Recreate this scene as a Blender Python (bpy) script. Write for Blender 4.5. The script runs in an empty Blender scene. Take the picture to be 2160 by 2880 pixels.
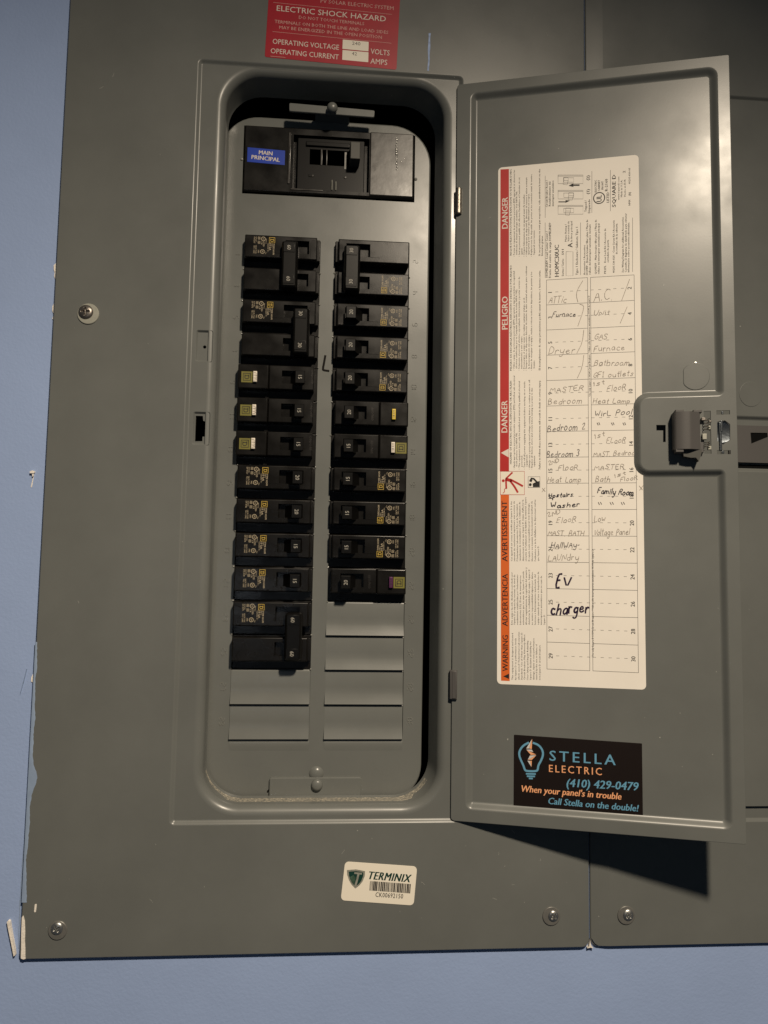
import bpy, math, random
from mathutils import Vector, Matrix
from mathutils.geometry import delaunay_2d_cdt
random.seed(7)
scene = bpy.context.scene
COL = scene.collection
S = 0.0254                       # everything is laid out in inches on the panel's own axes
def P(x, y, z): return (x*S, -z*S, y*S)      # x right, y up, z out of the wall

# ---------------------------------------------------------------- camera
F_PX, CX, CY, CZ = 2077.96, 7.9114, 10.3835, 21.0147
YAW, PITCH, ROLL = -0.073595, 0.0795189, 0.0163164
def rotm(y, p, r):
    Ry = Matrix(((math.cos(y),0,math.sin(y)),(0,1,0),(-math.sin(y),0,math.cos(y))))
    Rx = Matrix(((1,0,0),(0,math.cos(p),-math.sin(p)),(0,math.sin(p),math.cos(p))))
    Rz = Matrix(((math.cos(r),-math.sin(r),0),(math.sin(r),math.cos(r),0),(0,0,1)))
    return Ry @ Rx @ Rz
conv = Matrix(((1,0,0),(0,0,-1),(0,1,0)))
cam = bpy.data.cameras.new("camera")
cam_o = bpy.data.objects.new("camera", cam); COL.objects.link(cam_o)
cam_o.matrix_world = Matrix.Translation(P(CX,CY,CZ)) @ (conv @ rotm(YAW,PITCH,ROLL)).to_4x4()
cam.sensor_fit = 'VERTICAL'; cam.sensor_height = 36.0; cam.lens = F_PX/2880*36.0
cam.clip_start = 0.02; cam.clip_end = 100
scene.camera = cam_o

# ---------------------------------------------------------------- light: one warm lamp above and behind the camera, dim room
world = bpy.data.worlds.new("World"); scene.world = world; world.use_nodes = True
bg = world.node_tree.nodes["Background"]
bg.inputs[0].default_value = (0.55, 0.75, 1.0, 1); bg.inputs[1].default_value = 0.032
LAMP = (18.4, 39.0, 34.2)
lamp = bpy.data.lights.new("ceiling_lamp", 'SPOT')
lamp.energy = 93.0; lamp.color = (1.0, 0.852, 0.665); lamp.shadow_soft_size = 1.6*S
lamp.spot_size = math.radians(149); lamp.spot_blend = 1.0
lamp_o = bpy.data.objects.new("ceiling_lamp", lamp); COL.objects.link(lamp_o)
lamp_o.location = P(*LAMP)
aim = Vector(P(4.0,-16.0,29.0)) - Vector(P(*LAMP))
lamp_o.rotation_euler = aim.to_track_quat('-Z','Y').to_euler()
# a second, much weaker whitish light low on the left behind the camera (its small glint shows on the screw heads)
lamp2 = bpy.data.lights.new("hallway_lamp", 'POINT'); lamp2.energy = 0.5; lamp2.color = (0.85, 0.92, 1.0); lamp2.shadow_soft_size = 1.2*S
lamp2_o = bpy.data.objects.new("hallway_lamp", lamp2); COL.objects.link(lamp2_o); lamp2_o.location = P(1.5, 8.0, 42.0)
scene.view_settings.view_transform = 'Standard'
scene.view_settings.look = 'None'
scene.view_settings.exposure = 0.0
scene.view_settings.gamma = 1.0
scene.cycles.max_bounces = 6

# ---------------------------------------------------------------- materials
def mat(name, col, rough=0.5, metal=0.0, spec=0.5, coat=0.0, bump=None, mottle=None, roughvar=None, speck=None):
    m = bpy.data.materials.new(name); m.use_nodes = True
    nt = m.node_tree; b = nt.nodes["Principled BSDF"]
    b.inputs["Base Color"].default_value = (*col, 1); b.inputs["Roughness"].default_value = rough
    b.inputs["Metallic"].default_value = metal; b.inputs["Specular IOR Level"].default_value = spec
    if coat: b.inputs["Coat Weight"].default_value = coat; b.inputs["Coat Roughness"].default_value = 0.2
    tc = nt.nodes.new("ShaderNodeTexCoord")
    def noise(scale, detail=2.0):
        n = nt.nodes.new("ShaderNodeTexNoise"); n.inputs["Scale"].default_value = scale; n.inputs["Detail"].default_value = detail
        nt.links.new(tc.outputs["Object"], n.inputs["Vector"]); return n
    def ramp(src, a, c1, bb, c2):
        r = nt.nodes.new("ShaderNodeValToRGB"); r.color_ramp.elements[0].position = a; r.color_ramp.elements[1].position = bb
        r.color_ramp.elements[0].color = (*c1, 1); r.color_ramp.elements[1].color = (*c2, 1)
        nt.links.new(src, r.inputs[0]); return r
    last = None
    if mottle:                       # (scale, amount) blotches and uneven paint
        n = noise(mottle[0], 12.0); n.inputs['Roughness'].default_value = 0.62; a = mottle[1]
        r = ramp(n.outputs["Fac"], 0.3, [c*(1-a) for c in col], 0.7, [min(1, c*(1+a)) for c in col])
        last = r.outputs[0]; nt.links.new(last, b.inputs["Base Color"])
    if speck:                        # (scale, threshold, colour) small flecks
        n = noise(speck[0], 1.0); r = ramp(n.outputs["Fac"], speck[1], (0,0,0), speck[1]+0.02, (1,1,1))
        mx = nt.nodes.new("ShaderNodeMix"); mx.data_type = 'RGBA'
        nt.links.new(r.outputs[0], mx.inputs[0])
        if last: nt.links.new(last, mx.inputs[6])
        else: mx.inputs[6].default_value = (*col, 1)
        mx.inputs[7].default_value = (*speck[2], 1)
        nt.links.new(mx.outputs[2], b.inputs["Base Color"])
    if roughvar:                     # (scale, low, high) smudges in the gloss
        n = noise(roughvar[0], 5.0)
        mr = nt.nodes.new("ShaderNodeMapRange"); mr.inputs[1].default_value = 0.3; mr.inputs[2].default_value = 0.7
        mr.inputs[3].default_value = roughvar[1]; mr.inputs[4].default_value = roughvar[2]
        nt.links.new(n.outputs["Fac"], mr.inputs[0]); nt.links.new(mr.outputs[0], b.inputs["Roughness"])
        if coat:
            mc = nt.nodes.new("ShaderNodeMapRange"); mc.inputs[1].default_value = 0.3; mc.inputs[2].default_value = 0.7
            mc.inputs[3].default_value = 0.19; mc.inputs[4].default_value = 0.36
            nt.links.new(n.outputs["Fac"], mc.inputs[0]); nt.links.new(mc.outputs[0], b.inputs["Coat Roughness"])
    if bump:                         # (scale, strength, distance in metres)
        bn = nt.nodes.new("ShaderNodeBump"); bn.inputs["Strength"].default_value = bump[1]; bn.inputs["Distance"].default_value = bump[2]
        n = noise(bump[0], 3.0); nt.links.new(n.outputs["Fac"], bn.inputs["Height"])
        if len(bump) > 3:
            n2 = noise(bump[3], 2.0); ad = nt.nodes.new("ShaderNodeMath"); ad.operation = 'ADD'
            nt.links.new(n.outputs["Fac"], ad.inputs[0]); nt.links.new(n2.outputs["Fac"], ad.inputs[1]); nt.links.new(ad.outputs[0], bn.inputs["Height"])
        nt.links.new(bn.outputs[0], b.inputs["Normal"])
    return m
GREY = (0.139, 0.145, 0.137)
M_paint = mat("grey_enamel", GREY, 0.37, 0, 0.34, coat=0.28, bump=(900, 0.28, 0.00005, 60), mottle=(9, 0.10), roughvar=(20, 0.31, 0.45), speck=(420, 0.83, (0.42,0.42,0.38)))
M_plate = mat("grey_enamel_plate", (0.143,0.149,0.140), 0.3, 0, 0.38, coat=0.22, bump=(1100, 0.3, 0.00006, 90), mottle=(18, 0.06), roughvar=(30, 0.30, 0.39))
M_worn = mat("worn_enamel", (0.19,0.18,0.155), 0.5, 0, 0.4, mottle=(180, 0.35))
M_black = mat("black_plastic", (0.0075,0.0068,0.0060), 0.3, 0, 0.28, bump=(1600, 0.3, 0.00005), mottle=(60, 0.3), roughvar=(70, 0.22, 0.36))
M_black2 = mat("black_handle_plastic", (0.005,0.0048,0.0046), 0.32, 0, 0.22, bump=(1600, 0.3, 0.00004))
M_gloss = mat("glossy_black_moulding", (0.022,0.019,0.016), 0.26, 0, 0.6, bump=(120, 0.25, 0.0003), roughvar=(55, 0.22, 0.40))
M_void = mat("dark_enclosure", (0.004,0.004,0.004), 0.9, 0, 0.1)
M_wall = mat("blue_wall_paint", (0.305,0.405,0.645), 0.62, 0, 0.3, bump=(500, 0.5, 0.0003, 60), mottle=(9, 0.045))
M_wallp = mat("blue_paint_smear", (0.26,0.34,0.48), 0.5, 0, 0.4, mottle=(60, 0.12))
M_plaster = mat("bare_plaster", (0.86,0.80,0.72), 0.9, 0, 0.1, bump=(700, 0.8, 0.0004), mottle=(120, 0.12))
M_dust_lit = mat("dust_and_lit_ledge", (0.66,0.60,0.48), 0.9, 0, 0.1, mottle=(300, 0.3))
def speckled_alpha(m, scale, lo, hi):
    nt=m.node_tree; b=nt.nodes["Principled BSDF"]; tc=nt.nodes.new("ShaderNodeTexCoord"); n=nt.nodes.new("ShaderNodeTexNoise")
    n.inputs["Scale"].default_value=scale; n.inputs["Detail"].default_value=6; n.inputs["Roughness"].default_value=.7
    r=nt.nodes.new("ShaderNodeMapRange"); r.inputs[1].default_value=lo; r.inputs[2].default_value=hi
    nt.links.new(tc.outputs["Object"],n.inputs["Vector"]); nt.links.new(n.outputs["Fac"],r.inputs[0]); nt.links.new(r.outputs[0],b.inputs["Alpha"])
M_paper = mat("label_paper", (0.85,0.80,0.725), 0.55, 0, 0.3, mottle=(30, 0.03), bump=(300, 0.15, 0.0001))
M_white = mat("white_sticker", (0.86,0.80,0.68), 0.45, 0, 0.4)
M_red = mat("red_print", (0.47,0.022,0.020), 0.45, 0, 0.4, mottle=(40, 0.08))
M_redst = mat("red_vinyl", (0.37,0.003,0.017), 0.42, 0, 0.45, mottle=(60, 0.1))
M_orange = mat("orange_print", (0.70,0.135,0.02), 0.5, 0, 0.4, mottle=(20, 0.06))
M_ink = mat("black_ink", (0.02,0.018,0.018), 0.6, 0, 0.3)
M_smallink = mat("fine_black_ink", (0.016,0.014,0.013), 0.7, 0, 0.2)
M_wink = mat("white_ink", (0.75,0.68,0.60), 0.5, 0, 0.3)
M_pink = mat("faded_white_ink", (0.66,0.38,0.34), 0.5, 0, 0.3)
M_pencil = mat("pencil", (0.33,0.29,0.25), 0.6, 0, 0.3, mottle=(500, 0.35))
M_pen = mat("ballpoint", (0.13,0.115,0.11), 0.6, 0, 0.3, mottle=(500, 0.3))
M_pen2 = mat("felt_pen", (0.022,0.018,0.03), 0.6, 0, 0.3)
M_marker = mat("purple_black_marker", (0.022,0.008,0.035), 0.5, 0, 0.4)
M_tan = mat("tan_print", (0.50,0.42,0.29), 0.5, 0, 0.3)
M_yel = mat("yellow_print", (0.64,0.45,0.09), 0.5, 0, 0.3)
M_num = mat("rating_print", (0.42,0.40,0.35), 0.5, 0, 0.3)
M_faint = mat("moulded_lettering", (0.035,0.031,0.028), 0.3, 0, 0.6)
M_olive = mat("olive_sticker", (0.175,0.16,0.035), 0.5, 0, 0.3, mottle=(200, 0.1))
M_button_w = mat("white_button", (0.82,0.74,0.62), 0.4, 0, 0.5)
M_button_y = mat("yellow_button", (0.74,0.54,0.05), 0.4, 0, 0.5)
M_button_p = mat("purple_button", (0.085,0.012,0.075), 0.4, 0, 0.5)
M_blue = mat("blue_sticker", (0.006,0.045,0.42), 0.4, 0, 0.4, mottle=(50, 0.1))
M_card = mat("black_card", (0.010,0.006,0.005), 0.45, 0, 0.3)
M_cblue = mat("light_blue_print", (0.13,0.33,0.48), 0.5, 0, 0.3)
M_cor = mat("salmon_print", (0.85,0.40,0.20), 0.5, 0, 0.3)
M_cwhite = mat("pale_print", (0.62,0.60,0.58), 0.5, 0, 0.3)
M_green = mat("dark_green_print", (0.01,0.045,0.035), 0.4, 0, 0.4)
M_green2 = mat("mid_green_print", (0.06,0.11,0.075), 0.4, 0, 0.4, mottle=(400, 0.5))
M_silver = mat("silver_print", (0.26,0.26,0.22), 0.4, 0, 0.4, mottle=(500, 0.3))
M_steel = mat("zinc_steel", (0.50,0.50,0.48), 0.26, 0.9, 0.5, bump=(500, 0.4, 0.0001), roughvar=(200, 0.22, 0.42))
M_dsteel = mat("dark_steel", (0.22,0.20,0.18), 0.36, 0.8, 0.5, bump=(900, 0.6, 0.0002), roughvar=(200, 0.25, 0.5))
M_bsteel = mat("blued_steel", (0.13,0.145,0.16), 0.3, 1.0, 0.5, bump=(300, 0.4, 0.0003))
M_brass = mat("worn_brass_plated", (0.36,0.33,0.28), 0.42, 1.0, 0.5, bump=(600, 0.9, 0.0004), mottle=(300, 0.4))
M_gwasher = mat("grey_painted_washer", (0.36,0.36,0.31), 0.5, 0.2, 0.5, mottle=(300, 0.08))
M_gw2 = mat("dull_zinc_washer", (0.175,0.172,0.160), 0.4, 0.3, 0.5, mottle=(300, 0.1))
M_latch = mat("latch_grey_plastic", (0.080,0.076,0.074), 0.5, 0, 0.4, bump=(700, 0.3, 0.0001))
M_dlatch = mat("latch_dark_grey", (0.06,0.06,0.052), 0.5, 0, 0.4)  # darker grey for the latch tongue and the main toggle
M_seam = mat("dark_gap", (0.012,0.011,0.010), 0.8, 0, 0.1)
M_scr = mat("light_scratch", (0.36,0.36,0.33), 0.6, 0, 0.3)
speckled_alpha(M_dust_lit, 520, .40, .74)
M_glint = mat("enamel_glint", (0.24,0.24,0.22), 0.16, 0, 0.8)
M_chalk = mat("blue_crayon", (0.36,0.46,0.70), 0.8, 0, 0.1, mottle=(400, 0.3))

# ---------------------------------------------------------------- mesh helpers
class MB:
    """collects faces; x,y,z in inches relative to the thing's own axes"""
    def __init__(s): s.v=[]; s.f=[]
    def pts(s, ps): n=len(s.v); s.v.extend(ps); return list(range(n, n+len(ps)))
    def poly(s, ps): s.f.append(s.pts(ps))
    def loft(s, loops, closed=True, flip=False):
        ids=[s.pts(l) for l in loops]
        for a,b in zip(ids, ids[1:]):
            n=len(a)
            for i in range(n if closed else n-1):
                j=(i+1)%n; q=[a[i],a[j],b[j],b[i]]
                s.f.append(q[::-1] if flip else q)
        return ids
    def cap(s, loops, flip=False):
        """flat area bounded by loops[0], with the other loops as holes"""
        co=[]; ed=[]; zz=[]
        for l in loops:
            n0=len(co); co+=[Vector((p[0],p[1])) for p in l]; zz+=[p[2] for p in l]
            ed+=[(n0+i,n0+(i+1)%len(l)) for i in range(len(l))]
        if len(loops)==1 and len(loops[0])<5: tv,tf=co,[list(range(len(co)))]; src=[[i] for i in range(len(co))]
        else:
            tv,te,tf,src,_,_=delaunay_2d_cdt(co,ed,[],1,1e-7)
            def inside(x,y,l):
                r=False
                for (p,q) in zip(l,l[1:]+l[:1]):
                    if (p[1]>y)!=(q[1]>y) and x<(q[0]-p[0])*(y-p[1])/(q[1]-p[1])+p[0]: r=not r
                return r
            tf=[t for t in tf if not any(inside(sum(tv[i].x for i in t)/len(t),sum(tv[i].y for i in t)/len(t),l) for l in loops[1:])]
        ids=s.pts([(v.x,v.y,zz[src[i][0]] if src[i] else zz[0]) for i,v in enumerate(tv)])
        for t in tf:
            ar=sum(tv[t[k]].x*tv[t[(k+1)%len(t)]].y-tv[t[(k+1)%len(t)]].x*tv[t[k]].y for k in range(len(t)))
            t=list(t) if (ar>0)!=flip else list(t)[::-1]
            s.f.append([ids[i] for i in t])
    def box(s, x0,x1,y0,y1,z0,z1, bev=0.0, back=False):
        """box whose front edges are rounded off by bev"""
        L=lambda i,z: [(x0+i,y0+i,z),(x1-i,y0+i,z),(x1-i,y1-i,z),(x0+i,y1-i,z)]
        ls=[L(0,z0)]
        if bev>0:
            for k in range(0,4):
                a=k/3*math.pi/2; ls.append(L(bev*(1-math.cos(a)), z1-bev+bev*math.sin(a)))
        else: ls.append(L(0,z1))
        ids=s.loft(ls); s.poly(ls[-1])
        if back: s.f.append(ids[0][::-1])
    def prism(s, poly, z0, z1):
        lo=[(p[0],p[1],z0) for p in poly]; hi=[(p[0],p[1],z1) for p in poly]
        s.loft([lo,hi]); s.cap([hi]);
    def build(s, name, m, parent=None, smooth=True, key=None, loc=None):
        me=bpy.data.meshes.new(name); me.from_pydata([P(*v) for v in s.v], [], s.f); me.update()
        if smooth:
            me.polygons.foreach_set("use_smooth",[True]*len(me.polygons)); me.set_sharp_from_angle(angle=math.radians(38))
        me.materials.append(m)
        return link(name, me, parent, loc)
def link(name, me, parent=None, loc=None):
    o=bpy.data.objects.new(name, me); COL.objects.link(o)
    if parent: o.parent=parent
    if loc: o.location=P(*loc)
    return o
def tag(o, label=None, cat=None, group=None, kind=None):
    if label: o['label']=label
    if cat: o['category']=cat
    if group: o['group']=group
    if kind: o['kind']=kind
    return o
def thing(name, label, cat, loc=(0,0,0), group=None, rz=0.0):
    o=bpy.data.objects.new(name,None); COL.objects.link(o); o.location=P(*loc); o.rotation_euler=(0,0,rz)
    o.empty_display_size=0.01
    return tag(o,label,cat,group)
def stuff(o): o['kind']='stuff'; return o

def rpoly(pts, rad, n=6):
    """CCW polygon with filleted corners (same point count whatever the radii)"""
    if not isinstance(rad,(list,tuple)): rad=[rad]*len(pts)
    out=[]; N=len(pts)
    for i in range(N):
        p=Vector(pts[i]); a=(Vector(pts[i-1])-p); b=(Vector(pts[(i+1)%N])-p)
        la,lb=a.length,b.length; a.normalize(); b.normalize()
        ang=a.angle(b); r=max(rad[i],1e-4); t=min(r/math.tan(ang/2), 0.49*min(la,lb)); r=t*math.tan(ang/2)
        c=p+(a+b).normalized()*(r/math.sin(ang/2)); s=p+a*t-c; e=p+b*t-c
        a0=math.atan2(s.y,s.x); a1=math.atan2(e.y,e.x); da=(a1-a0+math.pi)%(2*math.pi)-math.pi
        for k in range(n+1):
            an=a0+da*k/n; out.append((c.x+r*math.cos(an), c.y+r*math.sin(an)))
    return out
def inset(pts, rad, d):
    """offset a CCW polygon inwards by d, radii follow"""
    N=len(pts); q=[]; rr=[]
    if not isinstance(rad,(list,tuple)): rad=[rad]*N
    for i in range(N):
        p0=Vector(pts[i-1]); p1=Vector(pts[i]); p2=Vector(pts[(i+1)%N])
        d1=(p1-p0).normalized(); d2=(p2-p1).normalized()
        n1=Vector((-d1.y,d1.x)); n2=Vector((-d2.y,d2.x)); cr=d1.cross(d2)
        k=(n1+n2)/(1+n1.dot(n2)); q.append(tuple(p1+k*d)); rr.append(max(1e-4, rad[i]-d if cr>0 else rad[i]+d))
    return q, rr
def loopz(pts, rad, d, z, n=6):
    q,r=inset(pts,rad,d); return [(x,y,z) for x,y in rpoly(q,r,n)]
def step_loops(pts, rad, w, z0, z1, k=6, n=6):
    """S-shaped pressed step: k+1 loops from (offset 0, z0) to (offset w, z1)"""
    out=[]
    for i in range(k+1):
        t=i/k; sm=t*t*(3-2*t); out.append(loopz(pts,rad,w*t,z0+(z1-z0)*sm,n))
    return out
def rect(x0,x1,y0,y1): return [(x0,y0),(x1,y0),(x1,y1),(x0,y1)]
def disc_loop(cx,cy,r,z,n=24): return [(cx+r*math.cos(2*math.pi*i/n), cy+r*math.sin(2*math.pi*i/n), z) for i in range(n)]
def lathe(mb, cx, cy, prof, n=24):
    """prof: (r,z) from outside in; last r 0 closes"""
    ls=[disc_loop(cx,cy,max(r,1e-4),z,n) for r,z in prof]
    ids=mb.loft(ls); mb.f.append(ids[-1])
def ribbon(mb, pts, w, z):
    """flat pen stroke of width w along a polyline"""
    if len(pts)<2: return
    ps=[Vector(p) for p in pts]; L=[];R=[]
    for i,p in enumerate(ps):
        a=ps[max(i-1,0)]; b=ps[min(i+1,len(ps)-1)]; d=(b-a)
        if d.length<1e-6: d=Vector((1,0))
        d.normalize(); n=Vector((-d.y,d.x))*w/2
        if i==0: p=p-d*w*0.3
        if i==len(ps)-1: p=p+d*w*0.3
        L.append((p.x+n.x,p.y+n.y,z)); R.append((p.x-n.x,p.y-n.y,z))
    a=mb.pts(R); b=mb.pts(L)
    for i in range(len(a)-1): mb.f.append([a[i],a[i+1],b[i+1],b[i]])
def line(mb,a,b,w,z): ribbon(mb,[a,b],w,z)
def quad2(mb,x0,x1,y0,y1,z): mb.poly([(x0,y0,z),(x1,y0,z),(x1,y1,z),(x0,y1,z)])

# text: glyph meshes from the built-in font, cached, cap height 0.682
_tc={}
_curve=bpy.data.curves.new("lettering_source","FONT"); _co=bpy.data.objects.new("lettering_source",_curve); COL.objects.link(_co)
def glyphs(t, bold, res, track=1.0):
    k=(t,res,track)
    if k not in _tc:
        _curve.body=t; _curve.resolution_u=res; _curve.offset=0.0; _curve.space_character=track
        bpy.context.view_layer.update()
        me=bpy.data.meshes.new_from_object(_co.evaluated_get(bpy.context.evaluated_depsgraph_get()))
        vs=[(v.co.x,v.co.y) for v in me.vertices]; fs=[tuple(p.vertices) for p in me.polygons]
        x0=min((v[0] for v in vs),default=0); x1=max((v[0] for v in vs),default=1)
        bpy.data.meshes.remove(me)
        _tc[k]=(vs,fs,x0,x1)
    return _tc[k]
def text_mid(mb, t, c, d, h, z, bold=False, res=2, squeeze=0.95):
    """text centred on c at its natural width, reading along d"""
    vs,fs,x0,x1=glyphs(t,bold,res); L=(x1-x0)*h/0.682*squeeze; n=(-d[1],d[0])
    a=(c[0]-d[0]*L/2-n[0]*h/2, c[1]-d[1]*L/2-n[1]*h/2); text(mb,t,a,(a[0]+d[0]*L,a[1]+d[1]*L),h,z,bold,res)
def text(mb, t, p0, p1, h, z, bold=False, res=1, shear=0.0, track=1.0):
    """write t along the baseline p0 -> p1, cap height h"""
    vs,fs,x0,x1=glyphs(t,bold,res,track)
    a=Vector(p0); b=Vector(p1); d=b-a; L=d.length; d.normalize(); n=Vector((-d.y,d.x))
    sx=L/(x1-x0); sy=h/0.682
    bw=bold if isinstance(bold,float) else (0.026 if bold else 0.0)     # heavier strokes: overlapping impressions side by side
    for i,dx in enumerate([0.0] if bw==0 else ([-bw/2,bw/2] if bw<.045 else [-bw/2,0,bw/2])):
        base=mb.pts([(a.x+d.x*((x-x0+dx)*sx+shear*y*sy)+n.x*y*sy, a.y+d.y*((x-x0+dx)*sx+shear*y*sy)+n.y*y*sy, z+.0003*i) for x,y in vs])
        for f in fs: mb.f.append([base[j] for j in f])
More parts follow.
